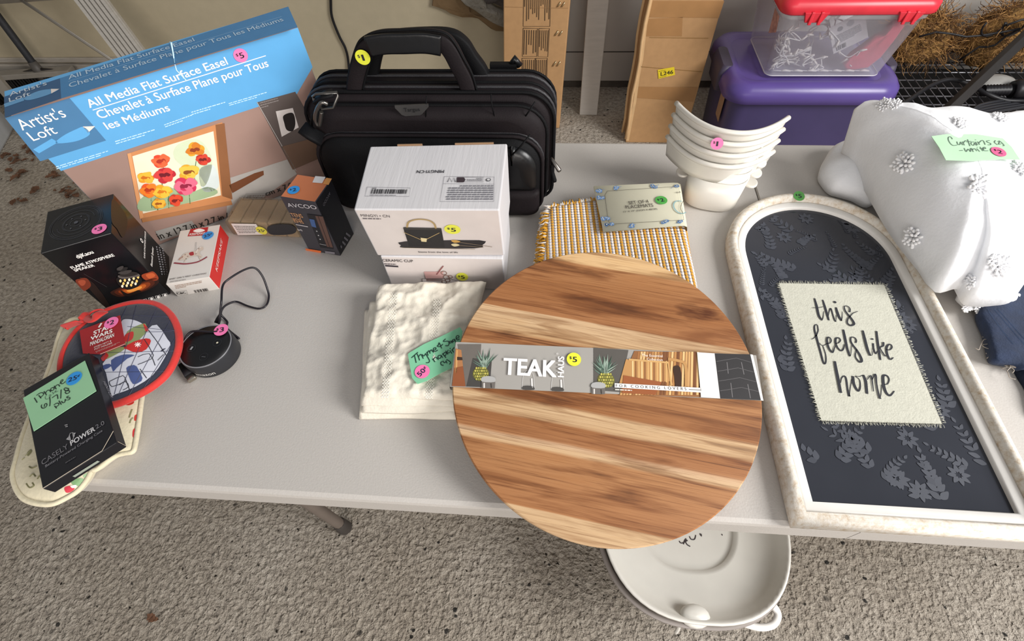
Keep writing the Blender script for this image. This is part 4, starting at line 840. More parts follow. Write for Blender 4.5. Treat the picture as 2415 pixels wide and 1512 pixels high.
# strap hardware on the left
mb=MB(); mb.tube([G(737,228,.555),G(745,222,.55),G(795,218,.55),G(798,226,.55),G(786,254,.545),G(760,258,.545),G(739,234,.55)],.0022,gun,8,closed=True); dr_=mb.build('d_ring',r)
mb=MB(); mb.tube(smooth_path([G(772,246,.543),G(758,242,.54),G(746,262,.54),G(744,285,.54),G(752,296,.54),G(756,280,.54),G(758,264,.54)],5),[.0034]*31,gun,8); mb.build('snap_hook',dr_)
mb=MB(); mb.tube([G(712,300,.536),G(733,315,.534),G(760,330,.536)],1,nyl,12,flat=(.004,.013)); mb.build('shoulder_strap',r)
mb=MB(); mb.tube([G(786,219,.556),G(765,224,.551),G(745,236,.553)],1,nyl,10,flat=(.003,.010)); mb.build('strap_loop',r)
mb=MB(); mb.tube([Vector((BX0+.002,.63,H+.165)),Vector((BX0-.008,.628,H+.15)),Vector((BX0-.008,.628,H+.11)),Vector((BX0+.002,.63,H+.10))],1,nyl,10,flat=(.003,.012),upv=(0,1,0)); mb.build('side_loop',r)
mb=MB(); mb.box((-.500,.658,H+.203),(-.455,.668,H+.219),nyl); mb.tube([(-.465,.664,H+.214),(-.458,.664,H+.226),(-.450,.664,H+.214)],.006,lea,8); mb.build('rear_strap_buckle',r)
for k,(a,b_) in enumerate((((1299,372),(1321,405)),((1299,390),(1309,430)))):
    mb=MB(); A=G(*a,.56); B=G(*b_,.545); mb.tube([A,A.lerp(B,.2),B.lerp(A,.1),B],[.0022,.003,.0042,.0025],gun if k==0 else nyl,8); mb.build('zip_pull',r)
bv=surf(h); loc,n=hit(bv,856,134)
if loc is None: loc=atY(856,134,.584)
f=Face(MB(),Vector((loc.x,.583,loc.z)),(1,0,0),(0,0,1),.0012); f.sticker(r,(856,134),(866,133),'$1','#d9dc3c',.0115)
# ================================================================ smart speaker puck
e=at(493,835,.0); e=Vector((-.946,.1985,H)); EH=.0315; ER=.0415
L1=[at(*k,EH) for k in ((425,835),(546,792))]
e=(at(425,838,EH)+at(547,795,EH)+at(497,764,EH)+at(466,870,EH))/4; e.z=H; ER=((at(425,838,EH)-at(547,795,EH)).length+(at(497,764,EH)-at(466,870,EH)).length)/4
r=thing('voice_speaker','round black voice speaker puck with looping power cord at the left of the table','smart speaker',e)
sp=mat('matt dark grey plastic','#25262a',.45,(300,.05,.001),.05); tp=mat('black top plastic','#0e0e10',.4); rg=mat('grey light ring','#77777b',.35)
mb=MB(); mb.lathe([(ER*.93,0),(ER,.003),(ER,EH-.003),(ER*.985,EH-.0006),(ER*.97,EH)],e,sp,64,cap=(True,True)); bo=mb.build('body',r)
mb=MB(); mb.lathe([(ER*.985,EH-.0002),(ER*.975,EH+.0006),(ER*.94,EH+.0006),(ER*.93,EH-.0002)],e,rg,64); mb.build('light_ring',r)
mb=MB(); mb.lathe([(ER*.935,EH-.001),(ER*.93,EH+.0004),(ER*.5,EH+.0003),(.0005,EH+.0003)],e,tp,64,cap=(False,True)); tpo=mb.build('top_plate',r)
p=MB(); f=Face(p,e+Vector((0,0,EH+.0003)),(1,0,0),(0,1,0))
for c_,sy in (((513,809),'dot'),((452,822),'mute'),((481,842),'minus')):
    q=f.px(c_); f.line([(q[0]+.0062*math.cos(i*PI/12),q[1]+.0062*math.sin(i*PI/12)) for i in range(24)],.0005,'#2e2e32',1,True,closed=True)
    if sy=='dot': f.circ(q,.0016,'#d8d0b8',2,True,14)
    elif sy=='mute': f.line([(q[0],q[1]-.002),(q[0]+.0006,q[1]+.002)],.0028,'#8f9093',2,True)
    else: f.line([(q[0]-.003,q[1]),(q[0]+.003,q[1]-.0004)],.0007,'#5d5e62',2,True)
p.build('button',tpo)
mb=MB(); vs,fs,x0,x1=glyphs('amazon',.01); n0=.030/(x1-x0); a0=math.atan2(at(488,874,.01).y-e.y,at(488,874,.01).x-e.x)
mb.add([e+Vector(((ER+.0004)*math.cos(a0+((x-(x0+x1)/2)*n0)/ER),(ER+.0004)*math.sin(a0+((x-(x0+x1)/2)*n0)/ER),.009+y*n0)) for x,y in vs],fs,ink('#b4b2ae')); mb.build('brand_lettering',bo)
mb=MB(); q=smooth_path([at(516,764,.017),at(519,740,.03),at(522,712,.045),at(525,675,.05),at(540,658,.05),at(575,637,.05),at(600,632,.045),at(618,650,.03),at(630,680,.012),at(634,700,.004),at(628,720,.004),at(612,728,.004),at(585,722,.004),at(560,712,.006),at(545,714,.01),at(528,724,.014),at(521,740,.012),at(530,752,.005),at(536,760,.003),at(536,775,.003)]+[e+Vector(((ER+.0025)*math.cos(t),(ER+.0025)*math.sin(t),.003)) for t in (.9,1.4,2.0,2.6)]+[e+Vector(((ER+.0025)*math.cos(3.0),(ER+.0025)*math.sin(3.0),EH*.75)),e+Vector((-ER*.8,.022,EH+.003)),e+Vector((0,.024,EH+.002)),e+Vector((.01,.025,EH+.002))],6)
mb.tube(q,.0017,mat('black power cord','#19161c',.35),8); mb.build('power_cord',r)
mb=MB(); a=at(512,762,.014); b_=at(520,740,.022); mb.tube([a,a.lerp(b_,.4),b_],[.0045,.004,.002],blk,10); mb.build('cord_plug',r)
mb=MB(); a=at(432,858,.006); b_=at(448,886,.006); c_=at(454,897,.006); mb.tube([a,b_],1,blk,12,flat=(.0042,.0068)); pl=mb.build('usb_plug',r); mb=MB(); mb.tube([b_,c_],1,mat('usb shell metal','#a49d90',.3,metal=.9),10,flat=(.0026,.0062)); mb.build('metal_tip',pl)
f.l=.0012; f.sticker(r,(523,780),(536,777),'$3',PNK,.0108,k=6)
# ================================================================ oven mitt and pot holder
cot=mat('cream printed cotton','#d5cbae',.85,(160,.4,.002),.05,30,sheen=.2)
ol=[(150,772),(192,752),(262,788),(330,905),(337,925),(333,960),(328,1000),(320,1050),(314,1066),(296,1070),(270,1078),(232,1106),(218,1112),(205,1134),(185,1158),(160,1174),(128,1189),(100,1190),(72,1184),(52,1172),(38,1148),(32,1118),(40,1085),(52,1040),(70,990),(95,930),(125,850)]
P=[at(a,b,.014) for a,b in ol]
r=thing('oven_mitt','cream oven mitt printed with red fruit underneath the black phone case carton','oven mitt',sum(P,Vector())/len(P)-Vector((0,0,.014)))
mb=MB(); cushion(mb,smooth_path(P,3,True),H+.030,cot,12,zb=H+.001,power=.6,amp=.0025,ascale=30,seed=4,under=.85); mo=mb.build('mitt_body',r); bv=surf(mo)
mb=MB(); mb.tube(smooth_path([p+Vector((0,0,.001)) for p in P],4,True),.0034,cot,8,closed=True); mb.build('piping',r)
def decal(bv,mb,pts,col,lift=.0007,n=4):
    """print that follows a soft surface: fan of triangles dropped on it"""
    Q=[Vector((a,b,0)) for a,b in pts]; Q=smooth_path(Q,n,True); c=sum(Q,Vector())/len(Q); V=[]
    for s in (1,.5):
        for q in Q:
            x=c+(q-c)*s; l,nn=hit(bv,x.x,x.y)
            if l is None: return
            V.append(l+(CAM-l).normalized()*lift)
    l,nn=hit(bv,c.x,c.y)
    if l is None: return
    V.append(l+(CAM-l).normalized()*lift); m=len(Q); F=[]
    for j in range(m): F+=[(j,(j+1)%m,m+(j+1)%m,m+j),(m+j,m+(j+1)%m,2*m)]
    mb.add(V,F,ink(col) if isinstance(col,str) else col,True)
def dline(bv,mb,pts,w,col,lift=.0008,sm=4):
    Q=smooth_path([Vector((a,b,0)) for a,b in pts],sm); L=[]
    for q in Q:
        l,n=hit(bv,q.x,q.y)
        if l is not None: L.append((l+(CAM-l).normalized()*lift,n))
    V=[];
    for i,(l,n) in enumerate(L):
        t=(L[min(i+1,len(L)-1)][0]-L[max(i-1,0)][0]); s=t.cross(CAM-l)
        if s.length<1e-9: s=Vector((1,0,0))
        s=s.normalized()*w/2; V+=[l+s,l-s]
    mb.add(V,[(2*i,2*i+1,2*i+3,2*i+2) for i in range(len(L)-1)],ink(col) if isinstance(col,str) else col,True)
mb=MB()
decal(bv,mb,[(296,940),(312,938),(316,950),(304,956),(292,952)],'#c8352c'); decal(bv,mb,[(318,980),(326,978),(324,990),(317,992)],'#c43a30'); decal(bv,mb,[(314,1014),(322,1010),(320,1032),(313,1030)],'#cc2f33')
decal(bv,mb,[(152,1150),(166,1146),(176,1152),(168,1160),(156,1162)],'#c93a48'); decal(bv,mb,[(168,1136),(186,1128),(200,1132),(192,1144),(176,1146)],'#7ea373'); decal(bv,mb,[(196,1122),(206,1116),(202,1128)],'#8fb083'); decal(bv,mb,[(166,1146),(180,1144),(178,1150),(170,1151)],'#e8e4d8',.0009)
for s in ([(305,985),(308,975),(312,965)],[(306,998),(309,990),(314,985)],[(60,1075),(66,1070),(72,1062)],[(52,1085),(58,1080)],[(70,1125),(78,1118),(84,1124)],[(62,1140),(70,1150),(80,1146),(76,1138)],[(88,1130),(94,1122),(98,1128)],[(68,1100),(76,1104),(86,1100)]): dline(bv,mb,s,.0016,'#7f7b56')
decal(bv,mb,[(42,1155),(48,1153),(49,1160),(43,1161)],'#b4574a'); decal(bv,mb,[(64,1068),(72,1060),(75,1066),(66,1076)],'#83805a')
mb.build('printed_fruit',r)
nav=mat('navy quilted cotton','#2a2d3d',.85,(200,.3,.002),.08,30,sheen=.2)
ol=[(148,846),(165,806),(195,770),(245,738),(295,720),(340,714),(376,722),(404,745),(420,780),(422,815),(412,850),(392,884),(360,912),(325,932),(290,948),(262,956),(225,962),(190,955),(160,925),(146,885)]
P=[at(a,b,.034) for a,b in ol]
r=thing('pot_holder','oval navy quilted pot holder with red binding and hang tag beside the voice speaker','pot holder',sum(P,Vector())/len(P)-Vector((0,0,.016)))
mb=MB(); cushion(mb,smooth_path(P,3,True),H+.047,nav,14,zb=H+.0305,power=.45,amp=.001,ascale=40,seed=6,under=.9); po=mb.build('quilted_pad',r); bv=surf(po)
redb=mat('red cotton binding','#c9302a',.75,(180,.4,.002),.08,40,sheen=.2)
mb=MB(); mb.tube(smooth_path(P,5,True),.0055,redb,10,closed=True); mb.build('binding',r)
mb=MB(); mb.tube(smooth_path([at(246,741,.036),at(238,730,.042),at(205,742,.044),at(190,757,.05),at(160,768,.045),at(154,772,.04),at(185,764,.038),at(212,752,.038)],6),1,redb,10,flat=(.0015,.006),upv=(.5,.8,.3)); mb.tube(smooth_path([at(200,748,.045),at(215,755,.05),at(232,742,.052),at(245,735,.045)],6),1,redb,10,flat=(.0015,.006),upv=(.3,.2,.9)); mb.build('hanging_loop',r)
mb=MB(); wc='#cfd0da'; bc='#4a5888'
decal(bv,mb,[(288,756),(305,753),(325,758),(338,768),(330,790),(300,800),(284,780)],wc); decal(bv,mb,[(300,782),(338,763),(346,770),(348,780),(318,810),(296,815)],'#8d9a68',.0009); decal(bv,mb,[(338,763),(350,776),(344,782)],'#cf3a34',.0011); decal(bv,mb,[(295,790),(314,782),(312,800),(296,806)],'#c23a38',.0011)
decal(bv,mb,[(347,778),(370,766),(395,800),(402,815),(385,850),(360,885),(320,912),(272,930),(262,930),(250,880),(242,858),(262,838),(290,822),(320,812)],wc,.0008,n=2)
decal(bv,mb,[(292,820),(315,806),(345,798),(356,804),(345,824),(322,832),(300,824)],'#cb3230',.0012,n=2); decal(bv,mb,[(242,850),(250,832),(280,818),(296,822),(270,838)],'#8f9a66',.001,n=2); decal(bv,mb,[(238,845),(250,832),(256,840),(244,852)],'#bb3432',.0012,n=2)
decal(bv,mb,[(262,850),(285,838),(300,836),(318,838),(300,846),(275,868),(266,876)],bc,.0011,n=2); decal(bv,mb,[(243,862),(258,858),(262,864),(246,872)],bc,.0011,n=2); decal(bv,mb,[(298,868),(310,862),(322,864),(336,892),(328,902),(314,906),(304,888)],bc,.0011,n=2)
for i in range(8): 
    a=i*PI/4; dline(bv,mb,[(325,813),(325+8*math.cos(a),813+6*math.sin(a))],.0012,'#f2e6e2',.0015,1)
for s in ([(350,778),(375,812),(392,838)],[(340,800),(362,838),(350,850),(325,860)],[(325,842),(352,834),(366,862)],[(258,900),(290,886),(294,900),(264,912),(258,900)],[(282,908),(296,900),(304,912),(290,920)],[(296,894),(306,920)],[(330,870),(346,892)],[(372,850),(386,836)]): dline(bv,mb,s,.0009,'#2b2c34',.0013,2)
mb.build('printed_patches',r)
mb=MB()
for s in ([(285,742),(400,748)],[(300,770),(412,780)],[(340,783),(405,782)],[(255,832),(412,828)],[(248,878),(395,876)],[(322,720),(270,930)],[(370,726),(280,930)],[(405,750),(300,940)],[(300,722),(240,850)],[(418,790),(330,930)]):
    n_=12; dline(bv,mb,[(s[0][0]+(s[1][0]-s[0][0])*t/n_,s[0][1]+(s[1][1]-s[0][1])*t/n_) for t in range(n_+1)],.0006,'#3a3c52',.0014,1)
mb.build('quilting_stitches',r)
# hang tag
tq=[at(188,780,.050),at(283,744,.053),at(296,812,.053),at(238,836,.053),at(196,832,.050)]
mb=MB(); n=((tq[1]-tq[0]).cross(tq[3]-tq[0])).normalized(); n=n if n.z>0 else -n
f=Face(mb,tq[0],tq[1]-tq[0],(tq[0]-tq[4]),.0006); nn_=f.n
tq=[f.o+f.u*f.px(k)[0]+f.v*f.px(k)[1] for k in ((188,780),(283,744),(296,812),(238,836),(196,834))]
mb.loft([[q-nn_*.0004 for q in tq],[q+nn_*.0004 for q in tq]],mat('dark red tag card','#9c2126',.45),smooth=False)
f.text('STAR',(222,791),(264,774),wh,2,(219,783),.03); f.text('WARS',(215,804),(266,785),wh,2,(213,796),.03); f.text('MANDALORIAN',(214,817),(270,795),wh,2,(212,808),.02,hs=1); f.text('OVEN MITT &',(223,822),(264,806),'#e6cfc8',2,None,.02); f.text('POT HOLDER',(224,827),(266,811),'#e6cfc8',2,None,.02)
f.greek([(226,829),(285,806),(286,810),(228,833)],2,'#c99a92',2,.4); f.line([(235,772),(240,764)],.003,'#e8e2da',2); f.line([(238,836),(296,812)],.001,'#e8c9b8',2)
tg=mb.build('hang_tag',r); f.sticker(tg,(264,762),(274,759),'$2',PNK,.0105,k=4)
# ================================================================ folded napkins
lin_=mat('crinkled off white linen','#dcd5c6',.9,(260,.4,.0015),.04,40,sheen=.15)
st_=mat('white zigzag stitching','#e9e5da',.8)
NQ=[((848,990),(1078,988),(1110,740),(862,735),.0005,.013,'off white linen napkin at the bottom of the folded pile of four'),((856,975),(1080,974),(1118,735),(868,735),.012,.012,'second off white linen napkin from the bottom of the folded pile'),((853,957),(1082,960),(1130,700),(872,715),.022,.011,'third off white linen napkin from the bottom, just under the noted one'),((856,938),(1088,944),(1146,670),(893,676),.031,.011,'crumpled off white linen napkin on top of the pile with green note')]
for k,(bl,br,tr,tl,z,th,lab) in enumerate(NQ):
    q=[at(bl[0],bl[1],z),at(br[0],br[1],z),at(tr[0],tr[1],z),at(tl[0],tl[1],z)]
    r=thing('linen_napkin',lab,'napkin',sum(q,Vector())/4,'folded linen napkins')
    mb=MB(); top=k==3
    pad(mb,q,th,lin_,70 if top else 46,80 if top else 46,amp=.004 if top else .0015,ascale=34,seed=20+k,edge=.05,amp2=.0024 if top else .0008,ascale2=105,wob=.004,ridge=.005 if top else .001)
    o=mb.build('napkin_cloth',r)
    if top:
        bv=surf(o); nap=r; mb=MB()
        for col in range(2):
            P=[]
            for i in range(64):
                t=i/63; x=((930,690),(908,945))[0][0]+((908-930)*t) if col==0 else 1032+(1012-1032)*t; y=690+(250)*t if col==0 else 705+(235)*t
                P.append((x+(3 if i%2 else -3),y)); 
            for dx in (0,6,-6): dline(bv,mb,[(a+dx,b) for a,b in P],.0011,st_,.0009,1)
        mb.build('zigzag_stitching',r)
# note on the top napkin
nm2=mat('mint sticky note paper','#7fc49c',.7,None,.04)
def note(bv,root,quad,m,nx,ny,lift,curl=0.,th=.0006):
    A=[Vector((a,b,0)) for a,b in quad]; V={}; pts=[]
    for j in range(ny+1):
        for i in range(nx+1):
            q=A[0].lerp(A[1],i/nx).lerp(A[3].lerp(A[2],i/nx),j/ny); l,n=hit(bv,q.x,q.y); pts.append((q,l))
    pl=[l for q,l in pts if l is not None]
    c=sum(pl,Vector())/len(pl); N_=Vector((0,0,0))
    # best plane
    import numpy as np
    M_=np.array([list(l-c) for l in pl]); nrm=Vector(np.linalg.svd(M_)[2][2]); nrm=nrm if nrm.dot(CAM-c)>0 else -nrm
    mx=max((l-c).dot(nrm) for l in pl)*.75
    f=Face(MB(),c+nrm*(mx+lift),nrm.orthogonal(),nrm.cross(nrm.orthogonal()),0.)
    return f,nrm
f0,nr=note(bv,nap,[(962,835),(1090,773),(1088,850),(985,905)],nm2,6,6,.001)
mb=MB(); q=[f0.px(k) for k in ((962,836),(966,832),(1000,812),(1040,794),(1085,772),(1091,782),(1083,830),(1078,862),(1040,880),(1006,899),(985,906),(972,892))]; W2=[f0.w(x) for x in q]
mb.loft([W2,[x+nr*.0006 for x in W2]],nm2,smooth=False); f=Face(mb,f0.o+nr*.0006,f0.u,f0.v,.0003)
Z=lambda pts:[(960+x*140/1512,770+y*140/1512) for x,y in pts]; ik='#1d3a33'
for s in ([(120,800),(190,740),(275,665)],[(190,740),(215,840),(235,925)],[(260,705),(300,800),(320,865)],[(300,770),(350,715),(385,760),(415,820)],[(390,720),(430,760),(475,700)],[(475,695),(530,790),(575,880),(550,925),(490,930)],[(505,660),(540,740)],[(520,680),(560,620),(590,690)],[(580,650),(620,600),(650,640),(680,660)],[(670,620),(730,590),(735,550),(690,555),(670,600),(700,650),(780,610)],[(880,560),(820,420),(800,480),(770,500),(800,520),(850,510),(910,460)],
   [(980,325),(930,370),(940,390),(1040,380),(1070,420),(1050,490),(980,495)],[(1120,380),(1080,390),(1080,430),(1130,410),(1140,370),(1160,420)],[(1210,330),(1160,350),(1170,390),(1215,360),(1215,330),(1240,410)],[(1250,310),(1320,280),(1310,240),(1260,250),(1250,310),(1290,350),(1330,320)],
   [(650,830),(710,905)],[(670,850),(720,790),(760,810),(800,850)],[(860,740),(800,750),(790,800),(840,820),(870,770),(870,740),(905,800)],[(905,700),(990,800)],[(910,720),(960,670),(1000,690),(980,740),(940,750)],[(985,630),(1040,715)],[(1050,610),(1010,680),(1090,670)],[(1090,620),(1140,690)],[(1095,560),(1100,570)],[(1140,600),(1190,660)],[(1150,610),(1190,550),(1220,560)],
   [(900,900),(860,920),(870,980),(925,995)],[(920,890),(950,930),(1000,900)],[(990,880),(1020,940)],[(1010,850),(1080,890),(1110,930),(1080,965)]): f.line(Z(s),.0013,ik,1,sm=4)
nt_=mb.build('handwritten_note',nap); f.l+=.0003; f.sticker(nt_,(996,877),(1006,867),'50¢',PNK,.0105,k=2)
# ================================================================ yellow placemats with paper band
def stripe_mat():
    m=bpy.data.materials.new('yellow and white woven rib'); m.use_nodes=True; nt=m.node_tree; N=nt.nodes; L=nt.links; b=N['Principled BSDF']; b.inputs['Roughness'].default_value=.9; b.inputs['Sheen Weight'].default_value=.2
    tc=N.new('ShaderNodeTexCoord'); mp=N.new('ShaderNodeMapping'); mp.inputs['Rotation'].default_value=(0,0,-.06); L.new(tc.outputs['Object'],mp.inputs[0])
    sp_=N.new('ShaderNodeSeparateXYZ'); L.new(mp.outputs[0],sp_.inputs[0])
    def mth(op,a,b_=None):
        x=N.new('ShaderNodeMath'); x.operation=op
        for i,q in enumerate((a,b_)):
            if q is None: continue
            if isinstance(q,(int,float)): x.inputs[i].default_value=q
            else: L.new(q,x.inputs[i])
        return x.outputs[0]
    s=mth('SINE',mth('MULTIPLY',sp_.outputs['X'],2*PI/.0104)); w=mth('SINE',mth('MULTIPLY',sp_.outputs['Y'],2*PI/.0065))
    k=mth('ADD',s,mth('MULTIPLY',w,.22)); rp=N.new('ShaderNodeValToRGB'); e=rp.color_ramp.elements; e[0].position=.47; e[0].color=lin('#cf9422')+[1]; e[1].position=.53; e[1].color=lin('#ded7d6')+[1]
    L.new(mth('ADD',mth('MULTIPLY',k,.5),.5),rp.inputs[0]); L.new(rp.outputs[0],b.inputs['Base Color'])
    nz_=N.new('ShaderNodeTexNoise'); nz_.inputs['Scale'].default_value=400; L.new(tc.outputs['Object'],nz_.inputs['Vector'])
    hgt=mth('ADD',mth('ADD',mth('MULTIPLY',mth('ABSOLUTE',s),.6),mth('MULTIPLY',w,.35)),mth('MULTIPLY',nz_.outputs['Fac'],.5)); bp=N.new('ShaderNodeBump'); bp.inputs['Strength'].default_value=.8; bp.inputs['Distance'].default_value=.003; L.new(hgt,bp.inputs['Height']); L.new(bp.outputs[0],b.inputs['Normal']); return m
sm_=stripe_mat(); yarn=mat('yellow fringe yarn','#d59a2a',.9); yarnw=mat('white fringe yarn','#e3dcd4',.9)
r=thing('placemat_set','set of four folded yellow and white striped placemats held by a floral paper band','placemats',(-.28,.48,H))
for k in range(4):
    z=.0005+k*.0085; j=k*.002
    q=[at(1262+k,640,.03)+Vector((-.0,-.09,0)),at(1660,770,.03),at(1608-k,437,.034),at(1287+k*2,486,.034)]
    for v_ in q: v_.z=H+z
    mb=MB(); pad(mb,q,.010,sm_,44,40,amp=.0015,ascale=14,seed=40+k,edge=.05,wob=.002); pm=mb.build('placemat',r)
    mb=MB(); rr=random.Random(60+k)
    A,B=q[0],q[3]; Cc=at(1400,438,z)
    for i in range(90):
        t=i/89; p=A.lerp(B,t)+Vector((.004,0,.005+rr.uniform(-.002,.003))); d=Vector((-1,rr.uniform(-.35,.35),0)).normalized(); L_=rr.uniform(.009,.017)
        mb.tube([p,p+d*L_*.5+Vector((0,rr.uniform(-.002,.002),.0015)),p+d*L_+Vector((0,rr.uniform(-.003,.003),rr.uniform(-.004,.001)))],.0011,yarn if rr.random()<.55 else yarnw,5)
    if k==3:
        for i in range(36):
            t=i/35*.36; p=q[3].lerp(q[2],t)+Vector((0,-.004,.006)); d=Vector((rr.uniform(-.5,.2),1,0)).normalized(); L_=rr.uniform(.006,.014); mb.tube([p,p+d*L_*.5+Vector((0,0,.002)),p+d*L_],.0011,yarn if rr.random()<.55 else yarnw,5)
    fr=mb.build('fringe',pm); fr['kind']='stuff'
bp_=mat('cream printed paper','#d6d2bb',.5,None,.02); bz=.0475
bq=[at(1400,439,bz),at(1606,430,bz),at(1622,531,bz),at(1424,547,bz)]
mb=MB(); f=Face(mb,bq[3],bq[2]-bq[3],bq[0]-bq[3],.0012); nn_=f.n
# band: flat front, rolled right edge going under
bl,br,tr,tl=bq[3],bq[2],bq[1],bq[0]
rings=[]
for a,dx,dz in ((0,-.0,-.002),(.004,0,0),(.90,0,0),(.96,0,-.0008),(1.0,0,-.004),(1.015,0,-.012),(1.01,0,-.03),(.99,0,-.044)): rings.append((bl.lerp(br,a)+Vector((0,0,dz)),tl.lerp(tr,a)+Vector((0,0,dz))))
V=[x for rg2 in rings for x in rg2]; mb.add(V,[(2*i,2*i+2,2*i+3,2*i+1) for i in range(len(rings)-1)],bp_,True); mb.add([v-Vector((0,0,.0008)) for v in V],[(2*i,2*i+1,2*i+3,2*i+2) for i in range(len(rings)-1)],bp_,True)
gi='#4a4640'
f.line([(1432,452),(1600,441),(1612,520),(1440,530),(1434,522),(1426,462)],.0007,gi,1,sm=0,closed=True)
f.text('SET OF 4',(1483,484),(1530,480),gi,2,(1482,476),.012); f.text('PLACEMATS',(1476,494),(1541,489),gi,2,(1475,486),.012); f.text('13" X 19" (33CM X 48CM)',(1470,503),(1550,496),gi,2,None,.01)
fb='#5577a6'
rr=random.Random(9)
for cx,cy,n_ in ((1416,452,5),(1415,468,4),(1456,445,3),(1545,441,5),(1428,518,5),(1436,532,4),(1490,534,4),(1570,525,4),(1602,524,2),(1590,441,2)):
    for i in range(n_):
        a=rr.uniform(0,6.28); x=cx+rr.uniform(-7,7); y=cy+rr.uniform(-2.5,2.5)
        for t_ in range(5): f.circ((x+3.4*math.cos(a+t_*1.257),y+2.2*math.sin(a+t_*1.257)),.0016,(fb,'#7a96bd')[(i+t_)%2],1+i%3+.1*t_,n=10)
        f.circ((x,y),.0009,'#d9d4bb',5,n=8)
    f.line([(cx-8,cy+5),(cx,cy),(cx+9,cy-4)],.0007,fb,2,sm=3)
q=f.px((1604,490)); f.line([(q[0]+.011*math.cos(a*PI/9),q[1]+.016*math.sin(a*PI/9)) for a in range(3,16)],.002,'#8fb3b8',2,True,sm=2); f.text('THE',(1594,458),(1606,456),gi,2,None,.01); f.line([(1612,474),(1604,490),(1610,505)],.0008,gi,2,sm=3)
bnd=mb.build('paper_band',r); f.sticker(bnd,(1559,474),(1570,472),'$2','#4fa24a',.0105,k=4)
